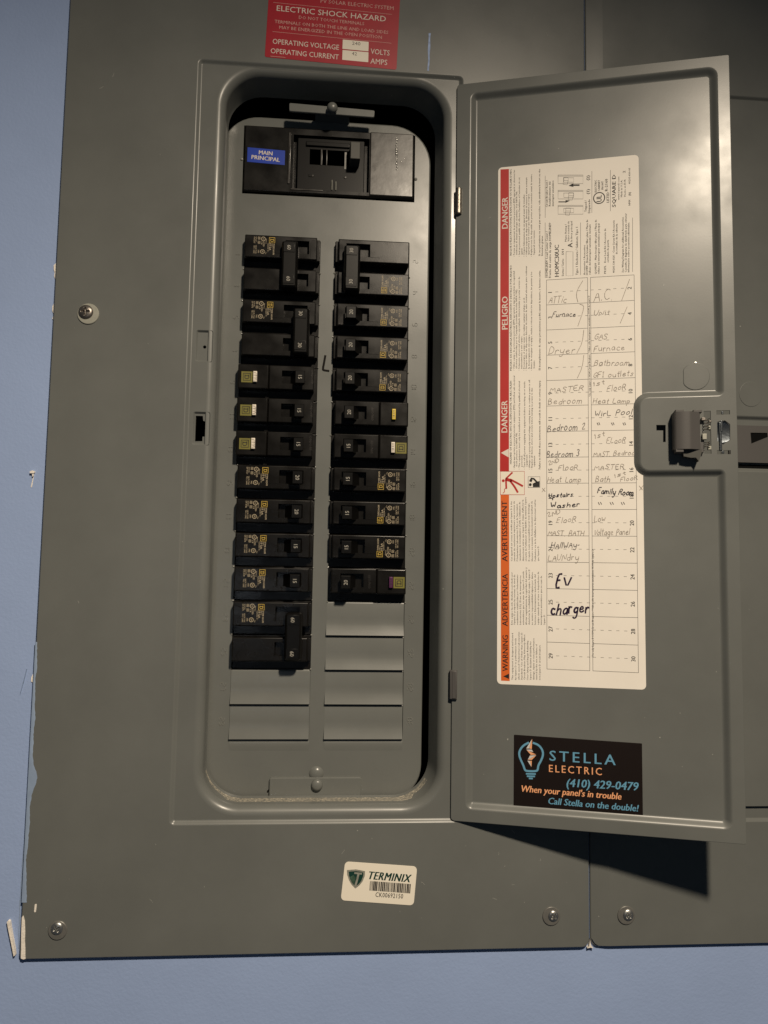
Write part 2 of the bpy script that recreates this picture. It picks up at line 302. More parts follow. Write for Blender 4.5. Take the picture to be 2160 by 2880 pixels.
# positions of the print and handwriting, inches on the door
DIR_TEXT= [('DANGER', (1.517, 20.514), (1.514, 21.468), 0.165, 2), ('PELIGRO', (1.525, 17.468), (1.523, 18.448), 0.165, 2), ('DANGER', (1.523, 14.423), (1.52, 15.352), 0.165, 2), ('AVERTISSEMENT', (1.54, 10.709), (1.521, 12.437), 0.15, 1), ('ADVERTENCIA', (1.551, 8.885), (1.546, 10.355), 0.15, 1), ('WARNING', (1.562, 7.629), (1.56, 8.629), 0.15, 1), ("RISQUE D'ÉLECTROCUTION, D'EXPLOSION OU D'ÉCLAIR D'ARC", (1.633, 19.684), (1.627, 22.329), 0.05, 1), ('PELIGRO DE DESCARGA ELÉCTRICA, EXPLOSIÓN O DESTELLO POR ARQUEO', (1.645, 16.233), (1.637, 19.386), 0.05, 1), ('HAZARD OF ELECTRIC SHOCK, EXPLOSION, OR ARC FLASH', (1.649, 13.502), (1.643, 15.928), 0.05, 1), ('• Portez un équipement de protection personnel (ÉPP) approprié et observez les', (1.727, 19.639), (1.722, 22.29), 0.044, 0), ('méthodes de travail électrique sécuritaire. Voir NFPA 70E.', (1.798, 19.694), (1.795, 21.631), 0.044, 0), ("• Seul un personnel qualifié doit effectuer l'installation et l'entretien de cet", (1.875, 19.629), (1.871, 22.049), 0.044, 0), ('appareil.', (1.946, 19.684), (1.946, 19.878), 0.044, 0), ("• Coupez l'alimentation de cet appareil avant d'y travailler.", (2.011, 19.62), (2.009, 21.522), 0.044, 0), ('• Utilisez toujours un dispositif de détection de tension à valeur nominale', (2.082, 19.615), (2.08, 22.03), 0.044, 0), ("appropriée pour s'assurer que l'alimentation est coupée.", (2.144, 19.67), (2.143, 21.526), 0.044, 0), ('• Replacez tous les dispositifs, les portes et les couvercles avant de mettre', (2.223, 19.605), (2.223, 22.108), 0.044, 0), ("l'appareil sous tension.", (2.3, 19.659), (2.299, 20.404), 0.044, 0), ('Si ces précautions ne sont pas respectées, cela entraînera la mort ou des', (2.457, 19.61), (2.458, 22.252), 0.05, 1), ('blessures graves.', (2.533, 19.614), (2.533, 20.222), 0.05, 1), ('• Utilice equipo de protección personal (EPP) apropiado y siga las prácticas de seguridad', (1.729, 16.23), (1.723, 19.202), 0.044, 0), ('eléctrica establecidas por su Compañía (consulte la norma NFPA 70E).', (1.799, 16.286), (1.795, 18.654), 0.044, 0), ('• Solamente el personal eléctrico especializado deberá instalar y prestar servicio de', (1.875, 16.225), (1.871, 19.02), 0.044, 0), ('mantenimiento a este equipo.', (1.945, 16.28), (1.944, 17.249), 0.044, 0), ('• Desenergice el equipo antes de realizar cualquier trabajo en él.', (2.015, 16.22), (2.013, 18.391), 0.044, 0), ('• Siempre utilice un dispositivo detector de tensión de valor nominal adecuado para confirmar', (2.079, 16.217), (2.077, 19.339), 0.044, 0), ('la desenergización del equipo.', (2.155, 16.272), (2.154, 17.283), 0.044, 0), ('• Antes de energizar el equipo, vuelva a colocar todos los dispositivos, las puertas y los', (2.225, 16.212), (2.224, 19.146), 0.044, 0), ('frontales.', (2.3, 16.276), (2.3, 16.513), 0.044, 0), ('El incumplimiento de estas precauciones podrá causar la muerte o lesiones serias.', (2.461, 16.218), (2.462, 19.184), 0.05, 1), ('• Apply appropriate personal protective equipment (PPE) and follow safe electrical', (1.741, 13.344), (1.735, 16.076), 0.044, 0), ('work practices. See NFPA 70E.', (1.81, 13.423), (1.808, 14.409), 0.044, 0), ('• This equipment must only be installed and serviced by qualified electrical', (1.885, 13.342), (1.881, 15.914), 0.044, 0), ('personnel.', (1.955, 13.421), (1.954, 13.749), 0.044, 0), ('• Turn off all power supplying this equipment before working on or inside', (2.032, 13.341), (2.029, 15.9), 0.044, 0), ('equipment.', (2.096, 13.42), (2.095, 13.775), 0.044, 0), ('• Always use a properly rated voltage sensing device to confirm power is off.', (2.17, 13.339), (2.169, 15.953), 0.044, 0), ('• Replace all devices, doors and covers before turning on power to this', (2.239, 13.339), (2.239, 15.706), 0.044, 0), ('equipment.', (2.308, 13.417), (2.308, 13.743), 0.044, 0), ('Failure to follow these instructions will result in death or serious injury.', (2.459, 13.345), (2.461, 15.923), 0.05, 1), ('This equipment is designed and tested', (1.708, 7.396), (1.705, 8.689), 0.044, 0), ('by Square D to performance levels', (1.795, 7.399), (1.792, 8.555), 0.044, 0), ('which exceed Underwriters Laboratories', (1.884, 7.403), (1.882, 8.736), 0.044, 0), ('Standards. Use of Other than Square D', (1.963, 7.407), (1.961, 8.717), 0.044, 0), ('Circuit Breakers May Adversely Affect', (2.039, 7.41), (2.037, 8.664), 0.044, 0), ('User Safety and Impair Reliability.', (2.125, 7.414), (2.124, 8.511), 0.044, 0), ('Square D disclaims all liability for', (2.206, 7.417), (2.205, 8.486), 0.044, 0), ('damage, injury or non-performance', (2.289, 7.421), (2.289, 8.571), 0.044, 0), ('caused by the use or failure of', (2.367, 7.425), (2.368, 8.41), 0.044, 0), ('non-Square D circuit breakers.', (2.456, 7.428), (2.457, 8.394), 0.044, 0), ('Este equipo ha sido diseñado y probado por', (1.688, 8.928), (1.684, 10.404), 0.044, 0), ('Square D y supera las normas de nivel de', (1.759, 8.93), (1.756, 10.336), 0.044, 0), ('rendimiento establecidas por Underwriters', (1.841, 8.933), (1.838, 10.337), 0.044, 0), ('Laboratories (UL). El uso de interruptores', (1.923, 8.935), (1.92, 10.316), 0.044, 0), ('automáticos que no sean de Square D puede', (2.004, 8.937), (2.002, 10.437), 0.044, 0), ('afectar negativamente la seguridad del usuario y', (2.083, 8.94), (2.082, 10.549), 0.044, 0), ('deteriorar la confiabilidad del equipo. Square D', (2.165, 8.942), (2.164, 10.495), 0.044, 0), ('no asume responsabilidad alguna por daños,', (2.249, 8.945), (2.248, 10.427), 0.044, 0), ('lesiones o funcionamiento inadecuado del', (2.33, 8.947), (2.33, 10.351), 0.044, 0), ('equipo causado por el uso o desperfectos de', (2.416, 8.95), (2.417, 10.43), 0.044, 0), ('interruptores automáticos que no sean de', (2.497, 8.952), (2.498, 10.315), 0.044, 0), ('Square D', (2.584, 8.955), (2.584, 9.228), 0.044, 0), ('Cet appareil est conçu et vérifié par Square D à des', (1.678, 10.719), (1.662, 12.425), 0.044, 0), ('niveaux de rendement supérieurs aux normes de', (1.755, 10.72), (1.74, 12.431), 0.044, 0), ("l'Underwriters Laboratories (UL) et de l'association", (1.837, 10.721), (1.823, 12.346), 0.044, 0), ("canadienne de normalisation (CSA). L'utilisation de", (1.912, 10.722), (1.898, 12.408), 0.044, 0), ("disjoncteurs autres que Square D risque d'affecter la", (1.999, 10.724), (1.986, 12.472), 0.044, 0), ("sécurité de l'utilisateur et la fiabilité du matériel. Square", (2.076, 10.725), (2.063, 12.543), 0.044, 0), ('D rejette toute responsabilité pour tout dommage,', (2.164, 10.726), (2.152, 12.373), 0.044, 0), ('blessure ou mauvais fonctionnement résultant de', (2.248, 10.727), (2.237, 12.429), 0.044, 0), ("l'utilisation ou de la défaillance de disjoncteurs autres", (2.335, 10.728), (2.325, 12.471), 0.044, 0), ('que Square D.', (2.417, 10.729), (2.417, 11.165), 0.044, 0), ('HOMELINE® Load Center Cover /', (2.672, 18.955), (2.674, 20.337), 0.062, 0), ('Frente del centro de carga HOMELINE®', (2.761, 18.935), (2.764, 20.606), 0.062, 0), ('HOMC30UC', (2.984, 18.959), (2.986, 19.907), 0.115, 1), ('Series / Serie:', (3.123, 18.962), (3.124, 19.485), 0.06, 0), ('S01', (3.125, 19.594), (3.125, 19.765), 0.06, 0), ('A', (3.369, 19.806), (3.37, 19.939), 0.13, 1), ('Mains Rating /', (3.204, 19.989), (3.205, 20.513), 0.05, 0), ('Valor nominal de', (3.281, 19.984), (3.283, 20.596), 0.05, 0), ('la línea principal', (3.364, 19.978), (3.367, 20.589), 0.05, 0), ('Type 1 Enclosure / Gabinete Tipo 1', (3.517, 18.969), (3.524, 20.399), 0.06, 0), ('Accessories / Accesorios:', (3.723, 18.962), (3.728, 19.854), 0.052, 0), ('HOMFP - Branch breaker filler plate / Placa de', (3.797, 18.958), (3.806, 20.599), 0.052, 0), ('relleno del interruptor automático derivado', (3.874, 18.967), (3.882, 20.46), 0.052, 0), ('QOM2FP - Main breaker filler plate / Placa de', (4.037, 18.966), (4.048, 20.58), 0.052, 0), ('relleno del interruptor automático principal', (4.119, 18.966), (4.129, 20.456), 0.052, 0), ('PK2FL', (4.296, 18.961), (4.297, 19.202), 0.052, 0), ('Door Lock Kit / Accesorio de', (4.298, 19.289), (4.305, 20.296), 0.052, 0), ('cerradura de puerta', (4.374, 19.284), (4.379, 19.954), 0.052, 0), ('40205-130-02X - Cover Screw Kit / Accesorio', (4.534, 18.969), (4.546, 20.526), 0.052, 0), ('de tornillos de la cubierta', (4.617, 19.514), (4.624, 20.418), 0.052, 0), ('See Wiring Diagram for additional Accessories.', (4.782, 18.967), (4.796, 20.609), 0.052, 0), ('Consulte el diagrama de alambrado para obtener', (4.862, 18.968), (4.878, 20.705), 0.052, 0), ('información sobre accesorios adicionales.', (4.937, 18.963), (4.951, 20.436), 0.052, 0), ('Circuit Breaker Reset /', (2.669, 21.07), (2.67, 21.886), 0.055, 0), ('Restablecimiento del', (2.754, 21.093), (2.755, 21.833), 0.055, 0), ('interruptor automático', (2.844, 21.086), (2.845, 21.864), 0.055, 0), ('Tripped /', (3.773, 20.839), (3.775, 21.179), 0.06, 0), ('Disparado', (3.869, 20.794), (3.872, 21.208), 0.06, 0), ('(1)', (3.852, 21.365), (3.853, 21.514), 0.08, 0), ('(2)', (3.854, 21.781), (3.855, 21.93), 0.08, 0), ('ELECTRIC', (4.054, 21.403), (4.057, 21.771), 0.055, 0), ('CABINET', (4.146, 21.433), (4.149, 21.763), 0.055, 0), ('FRONT', (4.243, 21.468), (4.245, 21.72), 0.055, 0), ('LISTED', (4.397, 21.065), (4.4, 21.376), 0.07, 1), ('R-2160', (4.36, 21.414), (4.363, 21.779), 0.075, 0), ('SQUARE D', (4.58, 20.915), (4.588, 21.888), 0.1, 0), ('www.SquareD.com', (4.682, 21.119), (4.688, 21.81), 0.045, 0), ('Made in U.S.A.', (4.765, 21.198), (4.77, 21.707), 0.05, 0), ('Hecho en EUA', (4.858, 21.202), (4.862, 21.716), 0.05, 0), ('2', (4.855, 21.916), (4.855, 21.977), 0.07, 1), ('40205-830-05', (4.988, 21.57), (4.993, 22.05), 0.05, 0), ('NMX', (4.982, 20.931), (4.983, 21.102), 0.05, 1), ('(N)', (4.996, 21.222), (4.997, 21.325), 0.06, 1), ('UL', (4.189, 21.109), (4.191, 21.308), 0.14, 1), ('Use only Square D HOM Circuit Breakers. / Utilice sólo interruptores automáticos HOM de Square D', (3.89, 8.114), (3.908, 11.07), 0.05, 1), ('Use only Square D HOM Circuit Breakers. / Utilice sólo interruptores automáticos HOM de Square D', (3.853, 15.412), (3.843, 18.344), 0.05, 1)]
HAND= [('ATTic', (2.685, 18.183), (3.198, 18.163), 0.212, 0), ('A.C.', (3.937, 18.151), (4.479, 18.192), 0.311, 0), ('Furnace', (2.787, 17.777), (3.457, 17.757), 0.136, 1), ('UNit', (3.935, 17.746), (4.408, 17.75), 0.141, 0), ('Dryer', (2.683, 16.657), (3.439, 16.683), 0.212, 0), ('GAS', (3.944, 17.041), (4.335, 17.052), 0.156, 0), ('Furnace', (3.928, 16.691), (4.801, 16.725), 0.164, 0), (None, [(3.654, 18.792), (3.502, 18.539), (3.468, 18.366), (3.514, 18.174)], None, 0, 0), (None, [(3.568, 18.105), (3.678, 18.064), (3.658, 17.891), (3.511, 17.465)], None, 0, 0), (None, [(4.94, 18.756), (4.72, 18.15)], None, 0, 0), (None, [(4.866, 17.956), (4.674, 17.493)], None, 0, 0), (None, [(3.674, 17.341), (3.631, 16.969), (3.48, 16.674)], None, 0, 0), (None, [(3.67, 16.602), (3.628, 16.26), (3.49, 15.95)], None, 0, 0), ('Bathroom', (3.939, 16.291), (4.916, 16.267), 0.164, 0), ('GFI outlets', (3.91, 15.936), (5.032, 15.967), 0.147, 0), ('MASTER', (2.709, 15.547), (3.665, 15.588), 0.147, 0), ('Bedroom', (2.667, 15.204), (3.623, 15.212), 0.175, 0), ('1st', (3.909, 15.694), (4.259, 15.753), 0.119, 0), ('FlooR', (4.284, 15.54), (4.817, 15.58), 0.156, 0), ('Heat Lamp', (3.906, 15.198), (4.932, 15.183), 0.147, 0), ('WirL Pool', (3.944, 14.83), (4.982, 14.865), 0.147, 1), (None, [(4.023, 14.645), (4.055, 14.579)], None, 0, 1), (None, [(4.072, 14.652), (4.098, 14.589)], None, 0, 1), (None, [(4.41, 14.636), (4.442, 14.57)], None, 0, 1), (None, [(4.458, 14.643), (4.484, 14.581)], None, 0, 1), (None, [(4.721, 14.628), (4.752, 14.563)], None, 0, 1), (None, [(4.768, 14.636), (4.794, 14.574)], None, 0, 1), (None, [(4.041, 12.392), (4.072, 12.326)], None, 0, 1), (None, [(4.099, 12.398), (4.131, 12.337)], None, 0, 1), (None, [(4.358, 12.392), (4.39, 12.325)], None, 0, 1), (None, [(4.417, 12.397), (4.448, 12.336)], None, 0, 1), (None, [(4.656, 12.391), (4.687, 12.325)], None, 0, 1), (None, [(4.714, 12.396), (4.745, 12.336)], None, 0, 1), ('Bedroom 2', (2.652, 14.42), (3.7, 14.454), 0.192, 1), ('1st', (3.94, 14.196), (4.248, 14.275), 0.119, 0), ('FLooR', (4.26, 14.051), (4.79, 14.069), 0.156, 0), ('Bedroom 3', (2.624, 13.682), (3.548, 13.698), 0.175, 1), ('MAST. Bedroom', (3.91, 13.678), (5.167, 13.722), 0.136, 0), ('2ND', (2.665, 13.456), (2.992, 13.536), 0.119, 0), ('FlooR', (2.937, 13.297), (3.506, 13.32), 0.156, 0), ('Heat Lamp', (2.637, 12.962), (3.598, 12.969), 0.156, 0), ('MASTER', (3.921, 13.315), (4.756, 13.32), 0.136, 0), ('Bath', (3.959, 12.967), (4.371, 12.964), 0.156, 0), ('1st', (4.464, 13.074), (4.808, 13.181), 0.091, 0), ('FlooR', (4.622, 12.976), (5.107, 13.027), 0.119, 0), ('Upstairs', (2.691, 12.518), (3.368, 12.572), 0.119, 2), ('Washer', (2.731, 12.232), (3.541, 12.282), 0.136, 2), ('Family Room', (4.011, 12.647), (4.985, 12.588), 0.156, 2), (None, [(2.514, 12.794), (2.587, 12.704)], None, 0, 0), (None, [(2.588, 12.808), (2.505, 12.696)], None, 0, 0), (None, [(5.139, 12.848), (5.221, 12.738)], None, 0, 0), (None, [(5.243, 12.856), (5.148, 12.73)], None, 0, 0), (None, [(5.174, 15.092), (5.115, 15.002)], None, 0, 2), ('2ND', (2.649, 11.967), (3.029, 12.093), 0.119, 0), ('FlooR', (2.893, 11.814), (3.446, 11.844), 0.156, 0), ('Low', (3.912, 11.845), (4.23, 11.86), 0.175, 0), ('MAST. BATH', (2.649, 11.445), (3.658, 11.452), 0.147, 0), ('Voltage Panel', (3.91, 11.454), (4.883, 11.502), 0.17, 0), ('HAllWAy-', (2.73, 11.085), (3.536, 11.121), 0.164, 1), ('LAUNdry', (2.648, 10.738), (3.521, 10.777), 0.17, 0), ('E', (2.849, 9.964), (2.989, 9.972), 0.396, 3), ('V', (3.077, 10.007), (3.318, 10.028), 0.26, 3), ('charger', (2.713, 9.24), (3.779, 9.323), 0.297, 3)]
PICT= [[(2.968, 22.018), (3.675, 21.954), (3.674, 21.693), (2.967, 21.756), (2.968, 22.018)], [(2.968, 21.985), (3.675, 21.921)], [(2.967, 21.554), (3.673, 21.492), (3.672, 21.232), (2.966, 21.292), (2.967, 21.554)], [(2.967, 21.521), (3.673, 21.46)], [(2.966, 21.098), (3.671, 21.04), (3.669, 20.774), (2.965, 20.83), (2.966, 21.098)], [(2.966, 21.065), (3.67, 21.007)], [(3.132, 21.921), (3.411, 21.896), (3.41, 21.761), (3.131, 21.786), (3.132, 21.921)], [(3.125, 21.929), (3.257, 21.917), (3.257, 21.827), (3.124, 21.839), (3.125, 21.929)], [(3.124, 21.839), (3.11, 21.721), (3.222, 21.696), (3.257, 21.827)], [(3.13, 21.457), (3.409, 21.433), (3.408, 21.299), (3.13, 21.323), (3.13, 21.457)], [(3.27, 21.453), (3.402, 21.441), (3.402, 21.352), (3.269, 21.363), (3.27, 21.453)], [(3.269, 21.363), (3.255, 21.245), (3.366, 21.221), (3.402, 21.352)], [(3.129, 20.995), (3.407, 20.973), (3.407, 20.839), (3.128, 20.861), (3.129, 20.995)], [(3.185, 20.998), (3.317, 20.987), (3.317, 20.898), (3.184, 20.909), (3.185, 20.998)], [(3.184, 20.909), (3.17, 20.791), (3.281, 20.768), (3.317, 20.898)], [(3.917, 20.798), (3.925, 22.05)], [(2.597, 18.945), (2.598, 20.604)], [(2.599, 20.754), (2.6, 22.028)], [(3.592, 18.965), (3.599, 20.527)], [(5.023, 18.966), (5.039, 20.56)], [(4.432, 20.807), (4.442, 22.032)], [(3.189, 19.687), (3.383, 19.673), (3.38, 18.955), (3.186, 18.967), (3.189, 19.687)]]
ARROWS= [[(2.976, 21.217), (3.178, 21.2), (3.178, 21.237), (3.311, 21.214), (3.178, 21.155), (3.178, 21.17), (2.976, 21.187)], [(3.577, 21.679), (3.403, 21.695), (3.403, 21.732), (3.264, 21.665), (3.403, 21.617), (3.403, 21.65), (3.576, 21.635)]]
STELLA= [('STELLA', (2.699, 5.266), (4.445, 5.24), 0.269), ('ELECTRIC', (2.686, 4.961), (4.083, 4.95), 0.19), ('(410) 429-0479', (3.146, 4.597), (5.011, 4.612), 0.21), ("When your panel's in trouble", (1.914, 4.378), (4.577, 4.341), 0.17), ('Call Stella on the double!', (2.653, 4.101), (5.005, 4.064), 0.17)]
BULB= [(2.127, 5.697), (1.979, 5.608), (1.885, 5.468), (1.872, 5.347), (1.926, 5.204), (1.993, 5.074), (2.033, 4.944), (2.1, 4.927), (2.314, 4.936), (2.381, 4.967), (2.394, 5.101), (2.474, 5.239), (2.532, 5.402), (2.501, 5.546), (2.394, 5.66), (2.261, 5.7)], [[(2.074, 4.853), (2.314, 4.862)], [(2.1, 4.789), (2.293, 4.797)], [(2.154, 4.734), (2.234, 4.737)]]
BOLT= [[(2.234, 5.824), (2.06, 5.527), (2.148, 5.533)], [(2.234, 5.824), (2.148, 5.533), (2.22, 5.521)], [(2.06, 5.511), (2.22, 5.521), (2.274, 5.452), (2.127, 5.47)], [(2.06, 5.511), (2.354, 5.385), (2.194, 5.367)], [(2.354, 5.377), (2.1, 5.228), (2.221, 5.236)], [(2.354, 5.377), (2.167, 5.358), (2.1, 5.228)], [(2.095, 5.214), (2.167, 5.214), (2.215, 5.036)], [(2.221, 5.222), (2.167, 5.214), (2.215, 5.036)]]
# hand lettering: single-stroke letters in a unit box
G={
'A':[[(0,0),(.5,1),(1,0)],[(.2,.38),(.82,.38)]],'B':[[(0,0),(0,1),(.6,.95),(.75,.75),(.5,.55),(0,.52)],[(.5,.52),(.9,.35),(.8,.08),(0,0)]],
'C':[[(1,.85),(.6,1),(.1,.7),(.1,.25),(.5,0),(1,.12)]],'D':[[(0,0),(.05,1),(.6,.95),(1,.6),(.8,.15),(0,0)]],
'E':[[(.9,1),(.1,.97),(.08,0),(.95,.03)],[(.08,.5),(.75,.54)]],'F':[[(1,1),(.1,.96),(.05,0)],[(.08,.5),(.7,.53)]],
'G':[[(1,.85),(.6,1),(.1,.65),(.15,.15),(.6,0),(1,.2),(1,.45),(.6,.45)]],'H':[[(0,0),(.05,1)],[(.9,0),(.95,1)],[(.03,.5),(.92,.52)]],
'I':[[(.5,0),(.5,1)],[(.2,1),(.8,1)],[(.2,0),(.8,0)]],'L':[[(.1,1),(.05,0),(.95,.05)]],'M':[[(0,0),(.15,.95),(.5,.3),(.85,.95),(1,0)]],
'N':[[(0,0),(.05,1),(.9,0),(1,1)]],'P':[[(.05,0),(.1,1),(.7,.98),(.95,.75),(.7,.5),(.1,.48)]],'R':[[(.05,0),(.05,1),(.7,.98),(.9,.75),(.6,.5),(.05,.5)],[(.5,.5),(1,0)]],
'S':[[(.95,.85),(.5,1),(.1,.78),(.5,.52),(.9,.28),(.5,0),(0,.12)]],'T':[[(0,.97),(1,1)],[(.5,.98),(.45,0)]],'U':[[(0,1),(.05,.2),(.4,0),(.8,.15),(.95,1)]],
'V':[[(0,1),(.4,0),(1,1)]],'W':[[(0,1),(.2,0),(.5,.65),(.75,0),(1,1)]],'O':[[(.5,1),(.1,.7),(.1,.25),(.5,0),(.9,.3),(.9,.75),(.5,1)]],
'a':[[(.9,.5),(.45,.6),(.05,.3),(.3,0),(.8,.15),(.9,.55),(.95,0)]],'b':[[(.05,1),(.05,0),(.6,0),(.9,.3),(.5,.55),(.05,.4)]],'c':[[(.9,.5),(.4,.6),(.1,.25),(.45,0),(.95,.1)]],
'd':[[(.9,1),(.85,0)],[(.85,.4),(.4,.58),(.05,.25),(.4,0),(.85,.15)]],'e':[[(.1,.3),(.85,.35),(.6,.6),(.15,.45),(.15,.1),(.5,0),(.95,.12)]],
'g':[[(.85,.5),(.4,.6),(.1,.3),(.4,.05),(.85,.2)],[(.88,.58),(.85,-.3),(.4,-.45),(.1,-.3)]],'h':[[(.05,1),(.05,0)],[(.05,.35),(.45,.58),(.8,.45),(.85,0)]],'i':[[(.5,.55),(.5,0)],[(.5,.75),(.55,.8)]],
'l':[[(.5,1),(.45,0)]],'m':[[(0,0),(.05,.55)],[(.05,.4),(.3,.58),(.45,.4),(.45,0)],[(.45,.4),(.75,.58),(.95,.4),(.95,0)]],'n':[[(.05,0),(.08,.55)],[(.06,.38),(.45,.6),(.85,.4),(.9,0)]],
'o':[[(.5,.58),(.1,.4),(.15,.08),(.5,0),(.9,.2),(.85,.5),(.5,.58)]],'p':[[(.1,.55),(.05,-.5)],[(.08,.4),(.5,.6),(.9,.35),(.5,.02),(.1,.12)]],'r':[[(.1,.55),(.12,0)],[(.12,.35),(.45,.58),(.9,.5)]],
's':[[(.85,.5),(.4,.6),(.2,.42),(.75,.22),(.6,0),(.05,.06)]],'t':[[(.5,.95),(.45,.1),(.8,0)],[(.1,.6),(.9,.62)]],'u':[[(.1,.55),(.12,.12),(.5,0),(.85,.2)],[(.85,.55),(.9,0)]],
'w':[[(0,.55),(.2,0),(.5,.4),(.75,0),(1,.55)]],'x':[[(.05,.6),(.9,0)],[(.85,.6),(.1,0)]],'y':[[(.05,.58),(.15,.2),(.5,.08),(.85,.25)],[(.9,.58),(.8,-.3),(.4,-.45),(.1,-.3)]],'z':[[(.1,.55),(.85,.55),(.1,0),(.9,0)]],
'1':[[(.2,.75),(.55,1),(.5,0)]],'2':[[(.1,.75),(.5,1),(.85,.7),(.1,.02),(1,.05)]],'3':[[(.1,.9),(.6,1),(.8,.75),(.4,.52),(.9,.3),(.5,0),(.05,.1)]],'.':[[(.4,0),(.5,.05)]],'-':[[(.1,.35),(.8,.38)]]}
WID={'l':.45,'i':.45,'I':.6,'.':.35,'1':.5,'-':.6,'m':1.25,'M':1.2,'W':1.25,'w':1.1,' ':.7,'t':.7,'r':.75,'f':.7}
def smooth2(pts):
    if len(pts)<3: return pts
    out=[pts[0]]
    for a,b in zip(pts,pts[1:]):
        out.append((a[0]*.75+b[0]*.25,a[1]*.75+b[1]*.25)); out.append((a[0]*.25+b[0]*.75,a[1]*.25+b[1]*.75))
    out.append(pts[-1]); return out
def handwrite(mb, t, p0, p1, h, w, z, rnd):
    tot=sum(WID.get(c,1.0) for c in t); a=Vector(p0); b=Vector(p1); L=(b-a).length; d=(b-a).normalized(); n=Vector((-d.y,d.x))
    x=0.0
    for c in t:
        cw=WID.get(c,1.0)
        if c!=' ':
            sc=1+rnd.uniform(-.08,.1); dy=rnd.uniform(-.08,.08)*h; sl=rnd.uniform(.10,.30)
            for st in G[c]:
                pp=[]
                for gx,gy in st:
                    gx+=rnd.uniform(-.03,.03); gy+=rnd.uniform(-.03,.03)
                    u=(x+(.08+gx*.80)*cw)/tot*L+sl*gy*h; v=gy*h*sc+dy
                    q=a+d*u+n*v; pp.append((q.x,q.y))
                ribbon(mb, smooth2(pp), w*rnd.uniform(.85,1.15), z)
        x+=cw
HINGE_X, PHI = 11.4636, 0.26857
U, V = 7.6706, 0

# ================================================================ wall
# (cut out where the two boxes are let into it)
mb=MB(); mb.cap([[(-40,-40,-.13),(70,-40,-.13),(70,70,-.13),(-40,70,-.13)],[(.6,.6,-.13),(15.0,.6,-.13),(15.0,29,-.13),(.6,29,-.13)],[(16,.6,-.13),(30.2,.6,-.13),(30.2,29,-.13),(16,29,-.13)]])
tag(mb.build("wall",M_wall,None,False),kind="structure")

# ================================================================ the open panel
panel=thing("electrical_panel","open grey breaker panel with its door swung right, black breakers inside","electrical panel",group="grey electrical panels side by side")
ZR=-.075                                   # the pressed-in field around the opening
X0,X1,Y0c,Y1c=0.0,15.41,0.0,30.6
outer=[(0,.0),(X1,0),(X1,Y1c),(0,Y1c)]; orad=[.12,.22,.2,.2]
emb=rect(3.74,11.66,3.40,25.36); er=[.16,.10,.16,.16]
pocket=rect(4.33,11.34,3.62,25.28); pkb=rect(4.52,10.98,3.86,24.95); prad=[1.25,1.25,1.25,1.25]
mb=MB()
ls=[loopz(outer,orad,0,-.125),loopz(outer,orad,0,-.03),loopz(outer,orad,.008,-.012),loopz(outer,orad,.03,0)]
mb.loft(ls)
mb.cap([ls[-1], loopz(emb,er,0,0)])
mb.loft(step_loops(emb,er,.13,0,ZR,10))
inner=loopz(emb,er,.13,ZR)
dipA=rect(3.97,4.46,16.27,17.20); dipB=rect(3.97,4.46,13.86,14.82)
pl=loopz(pocket,prad,0,ZR,12)
mb.cap([inner, pl, loopz(dipA,.07,0,ZR,3), loopz(dipB,.07,0,ZR,3)])
for dp,hole in ((dipA,[(4.27,16.72),(4.255,16.755),(4.22,16.77),(4.185,16.755),(4.17,16.72),(4.185,16.685),(4.22,16.67),(4.255,16.685)]),(dipB,[(4.04,13.97),(4.25,13.98),(4.25,14.11),(4.335,14.12),(4.335,14.55),(4.255,14.57),(4.24,14.71),(4.04,14.71)])):
    mb.loft(step_loops(dp,.07,.06,ZR,ZR-.06,4,3))
    fl=loopz(dp,.07,.06,ZR-.06,3); h=[(x,y,ZR-.06) for x,y in hole]
    mb.cap([fl,h]); mb.loft([h,[(x,y,ZR-.14) for x,y in hole]])
# rolled rim of the pocket, then its drawn wall
ls=[]
for i in range(13):
    a=i/12*math.pi/2; ls.append(loopz(pocket,prad,.25*math.sin(a),ZR-.25*(1-math.cos(a)),12))
ls.append(loopz(pkb,[1.1]*4,0,-.86,12))
for i in range(1,6):
    a=i/5*math.pi/2; ls.append(loopz(pkb,[1.1]*4,.03*math.sin(a),-.86-.12*math.sin(a),12))
mb.loft(ls)
cover=mb.build("cover",M_paint,panel)
# dark steel box behind the cover
mb=MB(); bx=rect(.7,14.9,.7,28.9)
f=[(x,y,-.15) for x,y in bx]; b=[(x,y,-3.5) for x,y in bx]
mb.loft([b,f],flip=True); mb.f.append(mb.pts(b)); mb.build("enclosure",M_void,panel)

# plate behind the pocket with the breaker openings
ZD=-1.0945; XL0,XL1,XR0,XR1,YT=5.164,7.454,7.898,10.191,20.46
plate=[(4.28,3.62),(10.76,3.62),(10.84,24.36),(4.34,24.36)]; plr=[1.2,1.1,1.25,1.15]
def slotpoly(x0,x1,y0,y1,side):
    """opening whose outer side keeps small notched tabs between the knock-outs"""
    p=[(x0,y0),(x1,y0),(x1,y1),(x0,y1)]
    return p
holes=[rect(5.01,10.335,21.865,24.045), slotpoly(XL0-.02,XL1,5.46,YT,-1), slotpoly(XR0,XR1+.01,5.46,YT,1)]
mb=MB(); lo=loopz(plate,plr,0,ZD-.20,10)
ls=[lo]+[loopz(plate,plr,.05*(1-math.cos(a)),ZD-.05+.05*math.sin(a),10) for a in (0,.4,.8,1.2,1.57)]
mb.loft(ls)
hl=[[(x,y,ZD) for x,y in h] for h in holes]
mb.cap([ls[-1]]+hl)
for h in hl: mb.loft([h,[(x,y,ZD-.06) for x,y,_ in h]])
deadfront=mb.build("dead_front_plate",M_plate,panel)
